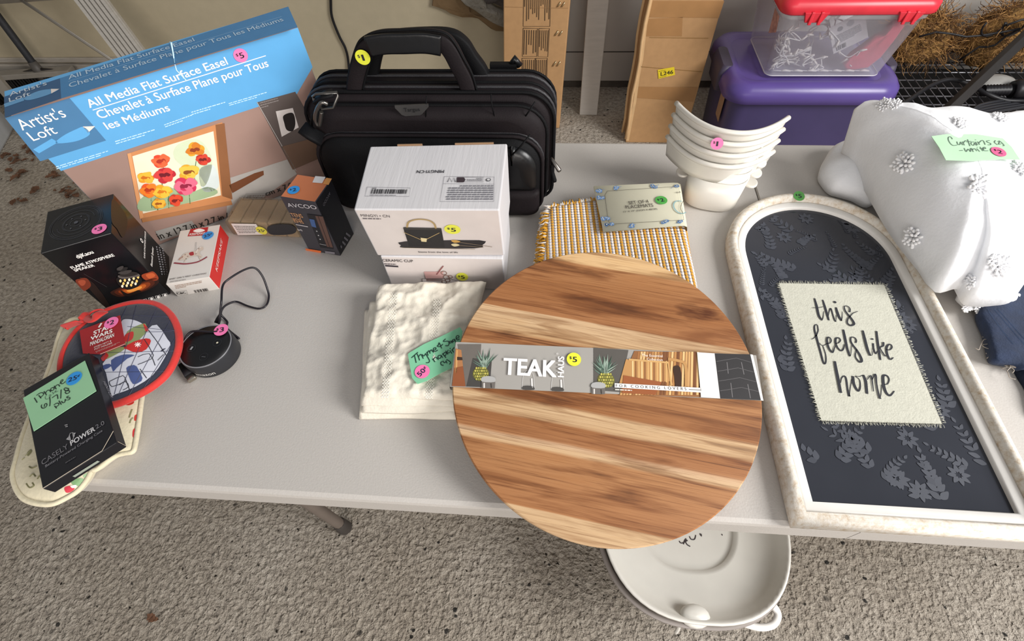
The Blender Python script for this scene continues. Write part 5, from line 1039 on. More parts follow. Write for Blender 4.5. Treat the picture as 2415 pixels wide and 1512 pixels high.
# ================================================================ round teak board
BO=Vector((-.3072,.1636,.0507+H)); BU=Vector((.9982,0,-.06)).normalized(); BV=Vector((.0088,.9892,.1464)); BN=BU.cross(BV).normalized(); BV=BN.cross(BU); BR=.2078; BT=.0125
def wood_mat(dark):
    m=bpy.data.materials.new('teak planks'); m.use_nodes=True; nt=m.node_tree; N=nt.nodes; L=nt.links; b=N['Principled BSDF']; b.inputs['Roughness'].default_value=.5; b.inputs['Specular IOR Level'].default_value=.35
    tc=N.new('ShaderNodeTexCoord'); 
    def mth(op,a,b_=None,c_=None):
        x=N.new('ShaderNodeMath'); x.operation=op
        for i,q in enumerate((a,b_,c_)):
            if q is None: continue
            if isinstance(q,(int,float)): x.inputs[i].default_value=q
            else: L.new(q,x.inputs[i])
        return x.outputs[0]
    mp=N.new('ShaderNodeMapping'); mp.inputs['Rotation'].default_value=(0,0,.1244); L.new(tc.outputs['Object'],mp.inputs[0])
    sx=N.new('ShaderNodeSeparateXYZ'); L.new(mp.outputs[0],sx.inputs[0])
    def noi(scale,st,det=5,dist=0.,r=.55):
        q=N.new('ShaderNodeMapping'); q.inputs['Scale'].default_value=st; L.new(mp.outputs[0],q.inputs[0]); n=N.new('ShaderNodeTexNoise'); n.inputs['Scale'].default_value=scale; n.inputs['Detail'].default_value=det; n.inputs['Distortion'].default_value=dist; n.inputs['Roughness'].default_value=r; L.new(q.outputs[0],n.inputs['Vector']); return n.outputs['Fac']
    wob=noi(5,(1,2.5,1),2); w=mth('ADD',sx.outputs['Y'],mth('MULTIPLY',mth('SUBTRACT',wob,.5),.006))
    f=mth('DIVIDE',mth('ADD',w,.22),.44)
    rp=N.new('ShaderNodeValToRGB'); rp.color_ramp.interpolation='LINEAR'; e=rp.color_ramp.elements
    lt,br_,md,rd='#c9aa84','#a27048','#aa7a50','#96643c'
    P=[(-.22,lt),(-.1815,lt),(-.1805,br_),(-.112,md),(-.108,lt),(-.100,'#c9a988'),(-.096,br_),(-.074,rd),(-.070,'#c0a07a'),(-.052,'#ccae88'),(-.047,rd),(.0,md),(.040,br_),(.046,'#bc9a72'),(.06,'#c8a983'),(.081,'#ccae8a'),(.0825,br_),(.125,rd),(.1765,md),(.1775,'#d6b384'),(.22,'#d9b98c')]
    while len(e)<len(P): e.new(.5)
    for k,(p,h) in enumerate(P): e[k].position=(p+.22)/.44; e[k].color=lin(h)+[1]
    L.new(f,rp.inputs[0])
    def mix(t,fac,a,c):
        x=N.new('ShaderNodeMix'); x.data_type='RGBA'; x.blend_type=t
        for i,q in ((0,fac),(6,a),(7,c)):
            if isinstance(q,float): x.inputs[i].default_value=q
            elif isinstance(q,list): x.inputs[i].default_value=q
            else: L.new(q,x.inputs[i])
        return x.outputs[2]
    def ramp(src,s):
        r=N.new('ShaderNodeValToRGB'); e=r.color_ramp.elements
        while len(e)<len(s): e.new(.5)
        for k,(p,h) in enumerate(s): e[k].position=p; e[k].color=lin(h)+[1]
        L.new(src,r.inputs[0]); return r.outputs[0]
    c=rp.outputs[0]
    big=ramp(noi(9,(.55,5.5,1),4,.8),[(.30,'#8a7464'),(.42,'#d2c3b6'),(.52,'#ffffff'),(.72,'#fffaf2')]); c=mix('MULTIPLY',.85,c,big)
    fine=ramp(noi(80,(.09,6,1),6,.2,.75),[(.34,'#a8917f'),(.48,'#f2ece6'),(.66,'#ffffff')]); c=mix('MULTIPLY',.8,c,fine)
    line=ramp(noi(16,(.12,9,1),3,.5),[(.28,'#7e6553'),(.36,'#ffffff')]); c=mix('MULTIPLY',.6,c,line)
    # dark heart patch
    dx=mth('SUBTRACT',sx.outputs['X'],dark[0]); dy=mth('SUBTRACT',sx.outputs['Y'],dark[1]); d=mth('ADD',mth('MULTIPLY',mth('MULTIPLY',dx,dx),1/.055**2),mth('MULTIPLY',mth('MULTIPLY',dy,dy),1/.022**2)); d=mth('ADD',d,mth('MULTIPLY',noi(18,(1,3,1),3,.6),1.2)); k=ramp(d,[(.6,'#8c6c56'),(1.0,'#ffffff')]); 
    rr_=N.new('ShaderNodeMapRange'); 
    c=mix('MULTIPLY',.9,c,k)
    L.new(c,b.inputs['Base Color']); bp=N.new('ShaderNodeBump'); bp.inputs['Strength'].default_value=.15; bp.inputs['Distance'].default_value=.001; L.new(noi(60,(.2,8,1),4),bp.inputs['Height']); L.new(bp.outputs[0],b.inputs['Normal']); return m
r=thing('round_wooden_board','large round teak cutting board with printed paper sleeve lying over napkins and placemats','cutting board',BO)
M3=Matrix((BU,BV,BN)).transposed(); r.rotation_euler=M3.to_euler()
ANG=.1244
fb_=Face(MB(),BO,BU,BV,0.)
q=fb_.px((1655,740)); dk_=(q[0]*math.cos(ANG)-q[1]*math.sin(ANG),q[0]*math.sin(ANG)+q[1]*math.cos(ANG))
def loc(x,y,z): return BO+Vector((x,y,z))
mb=MB(); rings=[]
for rr_,z in ((BR-.002,-BT),(BR,-BT+.0015),(BR,-.0015),(BR-.0015,0)): rings.append([loc(rr_*math.cos(2*PI*k/120),rr_*math.sin(2*PI*k/120),z) for k in range(120)])
mb.loft(rings,wood_mat(dk_),smooth=False); mb.build('wooden_disc',r)
# paper sleeve
sg=mat('grey photo print','#a19d97',.4,(8,.0,.0),.06,6); mb=MB()
u0,u1=-.2096,.2092
def vt(u): t=(u+.2085)/.4065; return .0398+(.0514-.0398)*t+.0005, -.0248+(-.0133+.0248)*t-.0005
prof=[(-.1,-BT-.0012),(u0+.012,-BT-.0012),(u0,-BT-.0006),(u0-.0006,-.002),(u0+.0006,.0006),(u0+.012,.0010),(0,.0010),(u1-.012,.0010),(u1-.0006,.0006),(u1+.001,-.002),(u1,-BT-.0006),(u1-.012,-BT-.0012),(.1,-BT-.0012)]
V=[]; 
for u,z in prof: a,b_=vt(max(-.2085,min(.2,u))); V+=[loc(u,a,z),loc(u,b_,z)]
n_=len(prof); mb.add(V,[(2*i,2*i+1,2*i+3,2*i+2) for i in range(n_-1)],sg); sl=mb.build('paper_sleeve',r)
p=MB(); f=Face(p,BO+BN*.0011,BU,BV,.0002); f.step=.00016
f.poly([(1080,812),(1135,812),(1130,912),(1098,912)],'#6a645e',1); f.poly([(1075,822),(1088,826),(1097,912),(1066,911)],'#a9744a',2); f.poly([(1076,826),(1080,826),(1078,880),(1074,880)],'#c99a62',3); f.poly([(1078,842),(1090,843),(1091,850),(1078,850)],'#3a2a20',3); f.poly([(1072,868),(1092,864),(1098,912),(1066,911)],'#8a5030',3)
def pine(cx,cy,lx,ly,s):
    rr=random.Random(int(cx))
    for i in range(26):
        a=PI/2+rr.uniform(-1.15,1.15); L_=s*rr.uniform(1.3,3.3); x,y=lx+rr.uniform(-6,6),cy-s*.55-rr.uniform(0,s*.5); w=s*.11
        tipx,tipy=x+L_*math.cos(a)*.62,y-L_*math.sin(a)*.8
        if tipy<ly: tipy=ly+rr.uniform(0,3)
        f.poly([(x-w,y),(x+w,y),((x+tipx)/2+w,(y+tipy)/2),(tipx,tipy),((x+tipx)/2-w,(y+tipy)/2)],('#5f786a','#7d9484','#435a4c','#93a596')[i%4],3+i%4)
    f.circ((cx,cy),.0105*s/18,'#6e6a34',3,ry=.0098*s/18)
    for i in range(-3,4):
        for j in range(-2,3):
            x=cx+(i+.5*(j%2))*s*.27; y=cy+j*s*.34
            if ((x-cx)/s)**2+((y-cy)/(s*.92))**2<.85: f.spoly([(x-s*.13,y),(x,y-s*.15),(x+s*.13,y),(x,y+s*.15)],('#a5a04e','#8c8a44','#bdb35a')[(i+j)%3],7,n=3)
f.poly([(1115,845),(1160,850),(1155,914),(1100,912)],'#45423f',2)
pine(1134,882,1142,813,19); f.poly([(1400,820),(1482,826),(1462,925),(1400,920)],'#58544f',1); pine(1429,897,1426,824,20)
def jar(x,y):
    f.poly([(x-16,y+4),(x+16,y+5),(x+15,y+20),(x-16,y+19)],'#6b6560',8); f.spoly([(x-15,y-6),(x,y-9),(x+15,y-5),(x+14,y+5),(x-15,y+4)],'#a9a8a6',9,n=3); f.line([(x-10,y+8),(x-10,y+18)],.002,'#cfcac4',9); f.line([(x+6,y+9),(x+7,y+18)],.0015,'#3d3833',9)
jar(1152,897); jar(1411,911)
for x,y in ((1246,900),(1315,903)):
    f.line([(x-15,y+18),(x-13,y-8),(x-7,y-24),(x+7,y-24),(x+13,y-8),(x+15,y+18)],.0006,'#c9c7c4',2,sm=4); f.spoly([(x-13,y+12),(x,y+10),(x+13,y+13),(x+13,y+20),(x-13,y+19)],'#4a4744',3,n=3); f.line([(x+8,y-6),(x+9,y+14)],.0022,'#dcdad7',3)
f.text('TEAK',(1187,884),(1311,890.5),'#f2efee',12,(1174,843),.035); f.text('HAUS',(1329,891),(1330,843),'#f2efee',12,(1314,891),.03); f.text('®',(1312,838),(1317,838),'#d8d5d2',12,None,.0)
rr=random.Random(2)
f.poly([(1496,828),(1643,832),(1652,937),(1461,931),(1478,870)],'#8e5f38',2)
for i in range(26):
    x0=1478+i*6.6; x1_=1462+i*7.2; y0=830 if x0>1500 else 850; f.poly([(x0,y0),(x0+5,y0),(x1_+5,932),(x1_,932)],('#c79a63','#a06c3e','#dcb67e','#74482a','#b4814d')[rr.randrange(5)],3)
f.poly([(1476,848),(1572,856),(1580,900),(1460,905)],'#b98a55',5)
for i in range(12): f.poly([(1490+i*7.2,852),(1493.6+i*7.2,852),(1494+i*7.2,903),(1490+i*7.2,902)],('#e2bf88','#8f5f38','#d0a469')[i%3],6)
f.line([(1484,849),(1575,856),(1583,908)],.0028,'#caa067',7); f.line([(1577,848),(1600,852),(1616,862),(1618,910)],.0042,'#b88a55',7,sm=4); f.spoly([(1588,866),(1604,868),(1606,915),(1594,918),(1590,890)],'#3a2519',7,n=3); f.poly([(1470,886),(1560,902),(1545,932),(1466,928)],'#94552f',8)
f.text('The Essential',(1513,842),(1562,844),'#f0e6dc',12,None,.0); f.text('Collection',(1525,851),(1562,853),'#f0e6dc',12,None,.0)
f.poly([(1449,905),(1652,916),(1652,927),(1449,915)],'#efece9',11); f.text('FOR COOKING LOVERS',(1452,914),(1618,922),'#5b5550',13,(1452,907),.0,space=1.6); f.line([(1624,920),(1652,921.5)],.0009,'#6a645e',13); f.greek([(1450,918),(1535,922),(1535,926),(1450,922)],1,'#e6ddd3',11,.6)
f.poly([(1643,832),(1684,835),(1697,941),(1652,938)],'#dcd9d7',11); f.poly([(1684,835),(1768,837),(1794,945),(1697,941)],'#2f2d2e',11)
for k in range(4):
    y=850+k*23; f.line([(1688+k*3,y+4),(1712+k*4,y),(1735+k*4,y-4),(1770+k*6,y+6)],.0007,'#5d5a5b',12)
for a in ([(1713,856),(1716,882)],[(1747,856),(1753,884)],[(1722,905),(1726,938)],[(1762,908),(1768,940)]): f.line(a,.0011,'#6d6a6b',12)
f.poly([(1768,837),(1774,838),(1799,946),(1793,945)],'#eceae8',11)
Mi=M3.inverted(); p.v=[BO+Mi@(v-BO) for v in p.v]; p.build('printed_graphics',sl)
mbs=f.sticker; sN=len(bpy.data.objects)
st_o=f.sticker(sl,(1353,849),(1363,849.5),'$5','#e3e43c',.0098,k=14)
for v in st_o.data.vertices: v.co=Mi@v.co
# ================================================================ nested white plastic scoops
wpl=mat('glossy off white plastic','#d9d5cc',.28,None,.02,spec=.5)
SC=at(1672,466,0); SY=-.23
def scoop():
    r=thing('plastic_scoop','white plastic scoop','scoop',SC)
    A=.090
    X=lambda x,y,z: SC+Vector((x*math.cos(SY)-y*math.sin(SY),x*math.sin(SY)+y*math.cos(SY),z))
    def yb(x): return -.051+.072*(abs(x)/A)**2.15
    def zr(x): return .107-.006*(abs(x)/A)**2
    mb=MB(); P=35; fr=[];bk=[]; X0=X; X=lambda x,y,z: X0(x-.012,y,z)
    hh=.040
    for s,off in ((1,0.),(-1,.003)):
        rows=[]
        for j in range(5):
            t=j/4; rows.append([X(x,yb(x)+off+.010*t*(1) ,zr(x)-hh*t) for x in [(-A+2*A*i/P)*(1-.06*t) for i in range(P+1)]])
        (fr if s>0 else bk).extend(rows)
    loop=[f_+b_[::-1] for f_,b_ in zip(fr,bk)]; mb.loft(loop,wpl); mb.build('flared_plate',r)
    mb=MB(); mb.tube([X(x,yb(x)+.001,zr(x)) for x in [-A+2*A*i/P for i in range(P+1)]],.0042,wpl,8)
    mb.build('rolled_rim',r); X=X0
    def oval(a,b_,z,dp=0.,n=44): return [X(a*math.copysign(abs(math.cos(2*PI*k/n))**.75,math.cos(2*PI*k/n)),b_*math.copysign(abs(math.sin(2*PI*k/n))**.75,math.sin(2*PI*k/n)),z-dp*max(0,math.sin(2*PI*k/n))) for k in range(n)]
    mb=MB(); mb.loft([oval(.044,.036,.0),oval(.048,.0405,.004),oval(.0525,.0450,.068,.03),oval(.0505,.0430,.068,.03),oval(.0460,.0385,.006)],wpl,cap=(True,True)); mb.build('cup_body',r)
    for s in (-1,1):
        mb=MB(); c=X(s*.0535,.002,.046); ax=Vector((math.cos(SY),math.sin(SY),0)); v=Vector((-math.sin(SY),math.cos(SY),0))
        rg=[]
        for dz in (-.0025,.0025):
            q=[]
            for i in range(20):
                t=2*PI*i/20; q.append(c+ax*s*.006+ax*.012*math.cos(t)+v*.014*math.sin(t)+Vector((0,0,dz)))
            rg.append(q)
        mb.loft(rg,wpl); mb.build('side_tab',r,bevel=.0018)
    return r
s0=scoop(); labs=['bottom white plastic scoop of the nested stack of four, standing on the table','second white plastic scoop from the bottom of the nested stack','third white plastic scoop from the bottom, carrying the pink price sticker','topmost white plastic scoop of the nested stack, its rim fully free']
s0['label']=labs[0]; s0['group']='nested plastic scoops'; sc3=None
for k in range(1,4):
    c=s0.copy(); COL.objects.link(c); c.location=s0.location+Vector((.0012*k,.0030*k,.0195*k)); c['label']=labs[k]
    for ch in list(s0.children):
        d=ch.copy(); COL.objects.link(d); d.parent=c
    if k==2: sc3=c
p_=at(1691,338,.1); 
X_=lambda x,y,z: sc3.location+Vector((x*math.cos(SY)-y*math.sin(SY),x*math.sin(SY)+y*math.cos(SY),z))
f=Face(MB(),X_(-.012,-.0555,.1065),(math.cos(SY),math.sin(SY),0),(-.35*math.sin(SY)*-1*0,.35,1),.0012); f.sticker(sc3,(1691,338),(1702,338),'$1',PNK,.0095)
# ================================================================ arched framed sign
def arch(off,z,n=40):
    x0,x1,y0=-.087+off,.2105-off,-.002+off; rd=(x1-x0)/2; cx=(x0+x1)/2; cy=.585-off-rd; q=[Vector((x0,y0,H+z))]
    for i in range(1,9): q.append(Vector((x0,y0+(cy-y0)*i/9,H+z)))
    for i in range(n+1): a=PI-PI*i/n; q.append(Vector((cx+rd*math.cos(a),cy+rd*math.sin(a),H+z)))
    for i in range(1,9): q.append(Vector((x1,cy+(y0-cy)*i/9,H+z)))
    q.append(Vector((x1,y0,H+z))); return q
def frame_mat():
    m=bpy.data.materials.new('whitewashed wood'); m.use_nodes=True; nt=m.node_tree; N=nt.nodes; L=nt.links; b=N['Principled BSDF']; b.inputs['Roughness'].default_value=.7
    tc=N.new('ShaderNodeTexCoord'); n=N.new('ShaderNodeTexNoise'); n.inputs['Scale'].default_value=110; n.inputs['Detail'].default_value=8; n.inputs['Roughness'].default_value=.7; L.new(tc.outputs['Object'],n.inputs['Vector'])
    r=N.new('ShaderNodeValToRGB'); e=r.color_ramp.elements; e[0].position=.30; e[0].color=lin('#b39a7c')+[1]; e[1].position=.56; e[1].color=lin('#d9d3c9')+[1]; x=e.new(.43); x.color=lin('#ccc0af')+[1]; L.new(n.outputs['Fac'],r.inputs[0]); L.new(r.outputs[0],b.inputs['Base Color'])
    bp=N.new('ShaderNodeBump'); bp.inputs['Strength'].default_value=.4; bp.inputs['Distance'].default_value=.002; L.new(n.outputs['Fac'],bp.inputs['Height']); L.new(bp.outputs[0],b.inputs['Normal']); return m
r=thing('framed_sign','arched whitewashed wooden wall sign reading this feels like home, lying on the table','sign',(.06,.29,H))
fm=frame_mat(); mb=MB(); mb.loft([arch(o_,z) for o_,z in ((.0015,.0005),(0,.002),(0,.016),(.002,.0205),(.006,.0235),(.011,.0245),(.0145,.022),(.0165,.017),(.0175,.009),(.0175,.001))],fm,cap=(False,False)); mb.build('outer_frame',r)
wf=mat('white painted inner frame','#dcd9d4',.5,(120,.15,.001),.03)
mb=MB(); mb.loft([arch(o_,z) for o_,z in ((.0172,.010),(.0176,.0135),(.020,.0140),(.0285,.0130),(.0305,.0115),(.0308,.0055))],wf,cap=(False,False)); mb.build('inner_frame',r)
pn=mat('glossy slate printed panel','#303239',.13,None,.06,14,spec=.45)
mb=MB(); mb.loft([arch(.018,.003),arch(.018,.0068)],pn,smooth=False); pnl=mb.build('back_panel',r)
p=MB(); f=Face(p,(.0,.0,H+.0068),(1,0,0),(0,1,0),.0003); rr=random.Random(12); lc='#42454e'; lc2='#3b3e47'
f.q=0
def inside(x,y):
    if y<.034 or x<-.053 or x>.1765: return False
    return y<.436 or (x-.0617)**2+(y-.436)**2<.114**2
def leafp(x,y,a,L_,w,col):
    q=[]
    for t,s in ((0,0),(.3,1),(.6,.9),(1,0),(.6,-.9),(.3,-1)): q.append((x+math.cos(a)*L_*t-math.sin(a)*w*s,y+math.sin(a)*L_*t+math.cos(a)*w*s))
    if all(inside(*k) for k in q): f.l=.0003+(f.q%30)*7e-6; f.q+=1; f.spoly(q,col,1,True,3)
def sprig(x,y,a,n_,L_,w):
    for i in range(n_):
        t=i*L_*.62; bx,by=x+math.cos(a)*t,y+math.sin(a)*t; a+=rr.uniform(-.08,.08); k=1-.5*i/n_
        leafp(bx,by,a+.85,L_*k,w*k,lc if i%2 else lc2); leafp(bx,by,a-.85,L_*k,w*k,lc)
    leafp(x+math.cos(a)*n_*L_*.62,y+math.sin(a)*n_*L_*.62,a,L_*.6,w*.6,lc)
for _ in range(85):
    x,y=rr.uniform(-.05,.175),rr.uniform(.035,.55)
    if not inside(x,y): continue
    k=rr.random(); a=rr.uniform(.6,2.6)
    if k<.5: sprig(x,y,a,rr.randrange(4,8),rr.uniform(.010,.017),rr.uniform(.0028,.0045))
    elif k<.75:
        for i in range(8): leafp(x+.003*math.cos(i*PI/4),y+.003*math.sin(i*PI/4),i*PI/4,.011,.0028,lc)
    else: sprig(x,y,a,rr.randrange(6,10),.007,.0012)
p.build('leaf_print',pnl)
cv=mat('raw cream canvas','#bfbeb0',.85,(420,.5,.0012),.05,120)
mb=MB(); zq=.0085; q=[at(*k,zq) for k in ((1938,992),(2222,1000),(2085,672),(1838,668))]
mb.loft([[v-Vector((0,0,.0012)) for v in q],q],cv,smooth=False); cvo=mb.build('canvas_sheet',r)
mb=MB()
for A,B,n_ in ((q[0],q[1],120),(q[1],q[2],150),(q[2],q[3],120),(q[3],q[0],150)):
    t=(B-A).normalized(); o_=Vector((t.y,-t.x,0))
    for i in range(n_):
        pp=A.lerp(B,(i+rr.random())/n_); L_=rr.uniform(.003,.0062); d=(o_+t*rr.uniform(-.45,.45)).normalized(); mb.tube([pp-d*.001-Vector((0,0,.0004)),pp+d*L_*.5+Vector((0,0,rr.uniform(-.0005,.0012))),pp+d*L_+Vector((0,0,rr.uniform(-.001,.002)))],.00032,cv,4)
fo=mb.build('frayed_edge',cvo); fo['kind']='stuff'
p=MB(); f=Face(p,q[0],q[1]-q[0],q[3]-q[0],.0004); ik='#2b2c33'
Z1=lambda P:[(1900+x*.09938,690+y*.09938) for x,y in P]; Z2=lambda P:[(1900+x*.11905,770+y*.11905) for x,y in P]
T_,M_,S_=.0034,.0022,.0010
def st(Z,P,w): f.line(Z(P),w,ik,1+rr.randrange(3),sm=6)
for P,w in (([(210,150),(260,330),(300,520),(340,610),(380,660)],[.002,T_,T_,T_,.002]),([(380,660),(410,600),(430,450)],[.0018,.0012,.0007]),([(165,370),(320,365),(405,345)],S_),([(405,185),(450,330),(500,500),(545,655)],[.002,T_,T_,.0026]),([(535,560),(570,410),(600,390),(640,520),(680,650),(710,690)],[.0008,.0015,.002,.002,.002,.0022]),([(710,690),(722,600),(730,540)],S_),([(720,365),(750,480),(800,600),(845,670)],[.0026,T_+.0006,T_+.0004,.0022]),([(845,670),(865,580),(870,460)],[.0018,.001,.0007]),([(1040,470),(1045,390),(985,332),(915,340),(930,430),(1000,530),(1060,600),(1130,700),(1140,760),(1060,790),(985,730),(1000,630),(1060,560),(1120,500),(1235,455)],[M_,.0018,.0014,.0014,.0022,.0026,.003,.003,.003,.0028,.0022,.0018,.0014,.0012,.0007])): st(Z1,P,w)
f.circ(Z1([(690,235)])[0],.0022,ik,2)
for P,w in (([(205,190),(180,100),(172,20),(190,-30),(230,-20),(245,60),(240,110),(205,190)],[.0022,.0026,.0022,.0014,.0014,.0016,.0014,.002]),([(205,190),(240,320),(290,500),(340,690),(370,745),(400,700),(395,560),(340,390)],[T_,.003,.0028,.0026,.0022,.0018,.0014,.0012]),([(270,330),(300,365),(340,380),(380,370),(415,340)],S_),([(115,255),(160,235),(200,190)],S_),
  ([(415,345),(470,340),(500,290),(480,235),(430,225),(420,300),(450,420),(500,500),(535,515),(570,420),(590,370)],[.001,.0014,.0018,.0018,.0022,.0026,.0028,.0026,.0022,.0014,.001]),([(590,345),(650,330),(685,280),(660,235),(600,240),(590,320),(620,410),(670,470),(710,485),(750,440),(765,360)],[.001,.0014,.0018,.0018,.0024,.0028,.0026,.0024,.0022,.0018,.0012]),([(745,75),(775,220),(820,430),(870,590)],[.0026,T_,.003,.0024]),([(870,590),(890,560),(905,420),(915,380)],S_),([(990,325),(1000,280),(970,230),(900,220),(890,290),(930,370),(1000,460),(1070,570),(1110,680),(1060,705),(990,620),(985,540),(1010,460)],[.0022,.002,.0016,.0016,.0022,.0026,.0028,.003,.0032,.003,.0018,.0014,.001]),
  ([(1130,95),(1170,260),(1220,450),(1270,580)],[.0026,T_,T_,.0024]),([(1270,580),(1310,570),(1330,480),(1335,440)],S_),([(1335,345),(1345,440),(1385,545),(1420,490)],[.0024,.0022,.0018,.001]),([(1400,105),(1420,280),(1445,460),(1475,660)],[.0026,.003,.003,.0026]),([(1535,325),(1530,390),(1470,430),(1530,540),(1570,590),(1600,580)],[.0026,.0024,.0016,.002,.0018,.0014]),([(1590,460),(1660,470),(1705,420),(1690,370),(1640,365),(1600,430),(1610,540),(1650,640),(1690,655),(1730,620)],[.001,.0016,.002,.0018,.0022,.0028,.0028,.0026,.002,.0012]),
  ([(575,705),(600,850),(640,1050),(690,1310)],[.003,.0036,.0038,.0034]),([(690,1120),(710,1030),(760,985),(800,1040),(830,1250),(860,1380)],[.001,.0014,.0018,.0024,.0022,.0032]),([(860,1380),(885,1210),(915,1050)],S_),([(935,1000),(950,1130),(1000,1240),(1045,1280),(1080,1200),(1065,1060),(985,990),(1060,995),(1140,968)],[.0034,.0036,.0034,.0026,.0018,.0012,.001,.001,.001]),([(1145,975),(1185,1080),(1200,1200),(1212,1325)],[.003,.0038,.0036,.0034]),([(1215,1060),(1270,985),(1300,1010),(1320,1150),(1338,1290)],[.001,.0014,.002,.0016,.0012]),([(1310,1060),(1360,960),(1385,985),(1400,1150),(1440,1350),(1468,1430)],[.001,.0018,.0026,.002,.0022,.003]),([(1468,1430),(1490,1340),(1505,1160)],S_),([(1560,1155),(1620,1140),(1650,1060),(1620,990),(1560,970),(1530,1010),(1545,1180),(1590,1310),(1650,1370),(1700,1350),(1750,1285)],[.001,.0014,.0018,.0022,.003,.0036,.0038,.0036,.003,.002,.0014])): st(Z2,P,w)
f.circ(Z2([(1315,255)])[0],.002,ik,2,ry=.0014)
p.build('brush_lettering',cvo)
f=Face(MB(),at(1885,462,.0235),(1,0,0),(0,1,.35),.0005); f.sticker(r,(1884,463),(1895,463),'$5','#4f8f46',.0098)
# ================================================================ white curtains
ct=mat('sheer white cotton','#e6e7ea',.85,(220,.35,.0015),.03,30,sheen=.2)
ct.node_tree.nodes['Principled BSDF'].inputs['Subsurface Weight'].default_value=.35; ct.node_tree.nodes['Principled BSDF'].inputs['Subsurface Radius'].default_value=(.05,.05,.05); ct.node_tree.nodes['Principled BSDF'].inputs['Subsurface Scale'].default_value=1.
O=[(2013,270,.115),(2020,252,.125),(2045,251,.135),(2075,246,.14),(2110,248,.145),(2180,262,.145),(2235,262,.14),(2290,275,.13),(2340,285,.12),(2430,285,.11),(2490,400,.07),(2480,560,.05),(2415,640,.045),(2398,690,.04),(2378,716,.03),(2330,722,.028),(2280,722,.026),(2262,708,.026),(2256,682,.032),(2205,690,.036),(2175,640,.042),(2130,570,.05),(2095,510,.055),(2060,430,.065),(2035,350,.085),(2022,310,.10)]
P=[at(a,b,h) for a,b,h in O]
r=thing('white_curtains','bundle of folded white curtains with pompom tufts and green note at the table back','curtains',Vector((.25,.5,H)))
mb=MB(); cushion(mb,smooth_path(P,4,True),H+.155,ct,24,zb=H+.026,power=.5,amp=.009,ascale=13,seed=3,amp2=.0035,ascale2=38,under=.80,dz=lambda x,y:(y-.5)*.12-(x-.27)*.05); cm=mb.build('folded_cloth',r); bv=surf(cm)
P=[at(a,b,h) for a,b,h in [(1932,405,.02),(1945,375,.025),(1966,345,.03),(2000,332,.035),(2040,335,.035),(2070,400,.03),(2085,450,.025),(2060,480,.02),(2020,465,.018),(1985,455,.018),(1962,448,.018),(1945,432,.018)]]
mb=MB(); cushion(mb,smooth_path(P,4,True),H+.05,ct,14,zb=H+.001,power=.5,amp=.008,ascale=25,seed=8,under=.85); mb.build('lower_fold',r)
P=[at(a,b,h) for a,b,h in [(2262,690,.02),(2330,650,.03),(2395,660,.03),(2400,700,.02),(2384,724,.012),(2330,730,.012),(2285,728,.012),(2264,716,.012)]]
mb=MB(); cushion(mb,smooth_path(P,3,True),H+.036,ct,8,zb=H+.008,power=.5,amp=.004,ascale=40,seed=9,under=.9); mb.build('lower_hem',r)
yarn2=mat('fluffy white yarn','#f0f0f2',.9,(300,.4,.002),.03,100,sheen=.3)
def pom(c,nr,s,seed):
    rr=random.Random(seed); mb=MB(); nr=nr.normalized(); a=nr.orthogonal().normalized(); b_=nr.cross(a)
    for k in range(26):
        t=2.4*k; rad=s*math.sqrt((k+.5)/26); d=(a*math.cos(t)+b_*math.sin(t)); ax=(d*(.35+.8*rad/s)+nr*(1.15-.75*rad/s)+Vector((rr.uniform(-.2,.2),rr.uniform(-.2,.2),rr.uniform(-.2,.2)))).normalized()
        o_=c+d*rad*.75; L_=s*rr.uniform(.38,.6); mb.tube([o_-ax*.002,o_+ax*L_*.5,o_+ax*L_*.9,o_+ax*L_],[s*.13,s*.17,s*.15,s*.05],yarn2,6)
    mb.build('pompom',r)
for k,(px,py,s) in enumerate(((2085,247,.0105),(2110,246,.0095),(2360,278,.012),(2132,386,.0165),(2265,292,.013),(2310,440,.018),(2152,560,.015),(2362,628,.014),(2345,615,.010),(2290,665,.010),(2410,400,.015),(2210,330,.0001))):
    if s<.001: continue
    l,n=hit(bv,px,py)
    if l is None:
        l,n=hit(bv,px,py+8)
        if l is None: continue
    pom(l,(n if n.dot(CAM-l)>0 else -n),s,k)
for k,(px,py,s) in enumerate(((2385,704,.0125),(2365,716,.011),(2310,724,.009),(2280,724,.008))): pom(at(px,py,.018),Vector((.1,-.6,.6)),s,50+k)
nm3=mat('pale green sticky note','#b3d6b4',.7,None,.04)
f0,nr=note(bv,r,[(2200,322),(2375,330),(2395,375),(2230,380)],nm3,8,5,.001)
mb=MB(); qq=[f0.px(k) for k in ((2196,322),(2232,317),(2300,317),(2364,327),(2385,347),(2405,377),(2360,376),(2290,380),(2230,378),(2214,348))]; W2=[f0.w(x) for x in qq]
mb.loft([W2,[x+nr*.0006 for x in W2]],nm3,smooth=False); f=Face(mb,f0.o+nr*.0006,f0.u,f0.v,.0003); ik='#5a6b62'
Z=lambda pts:[(2190+x*225/2415,310+y*225/2415) for x,y in pts]
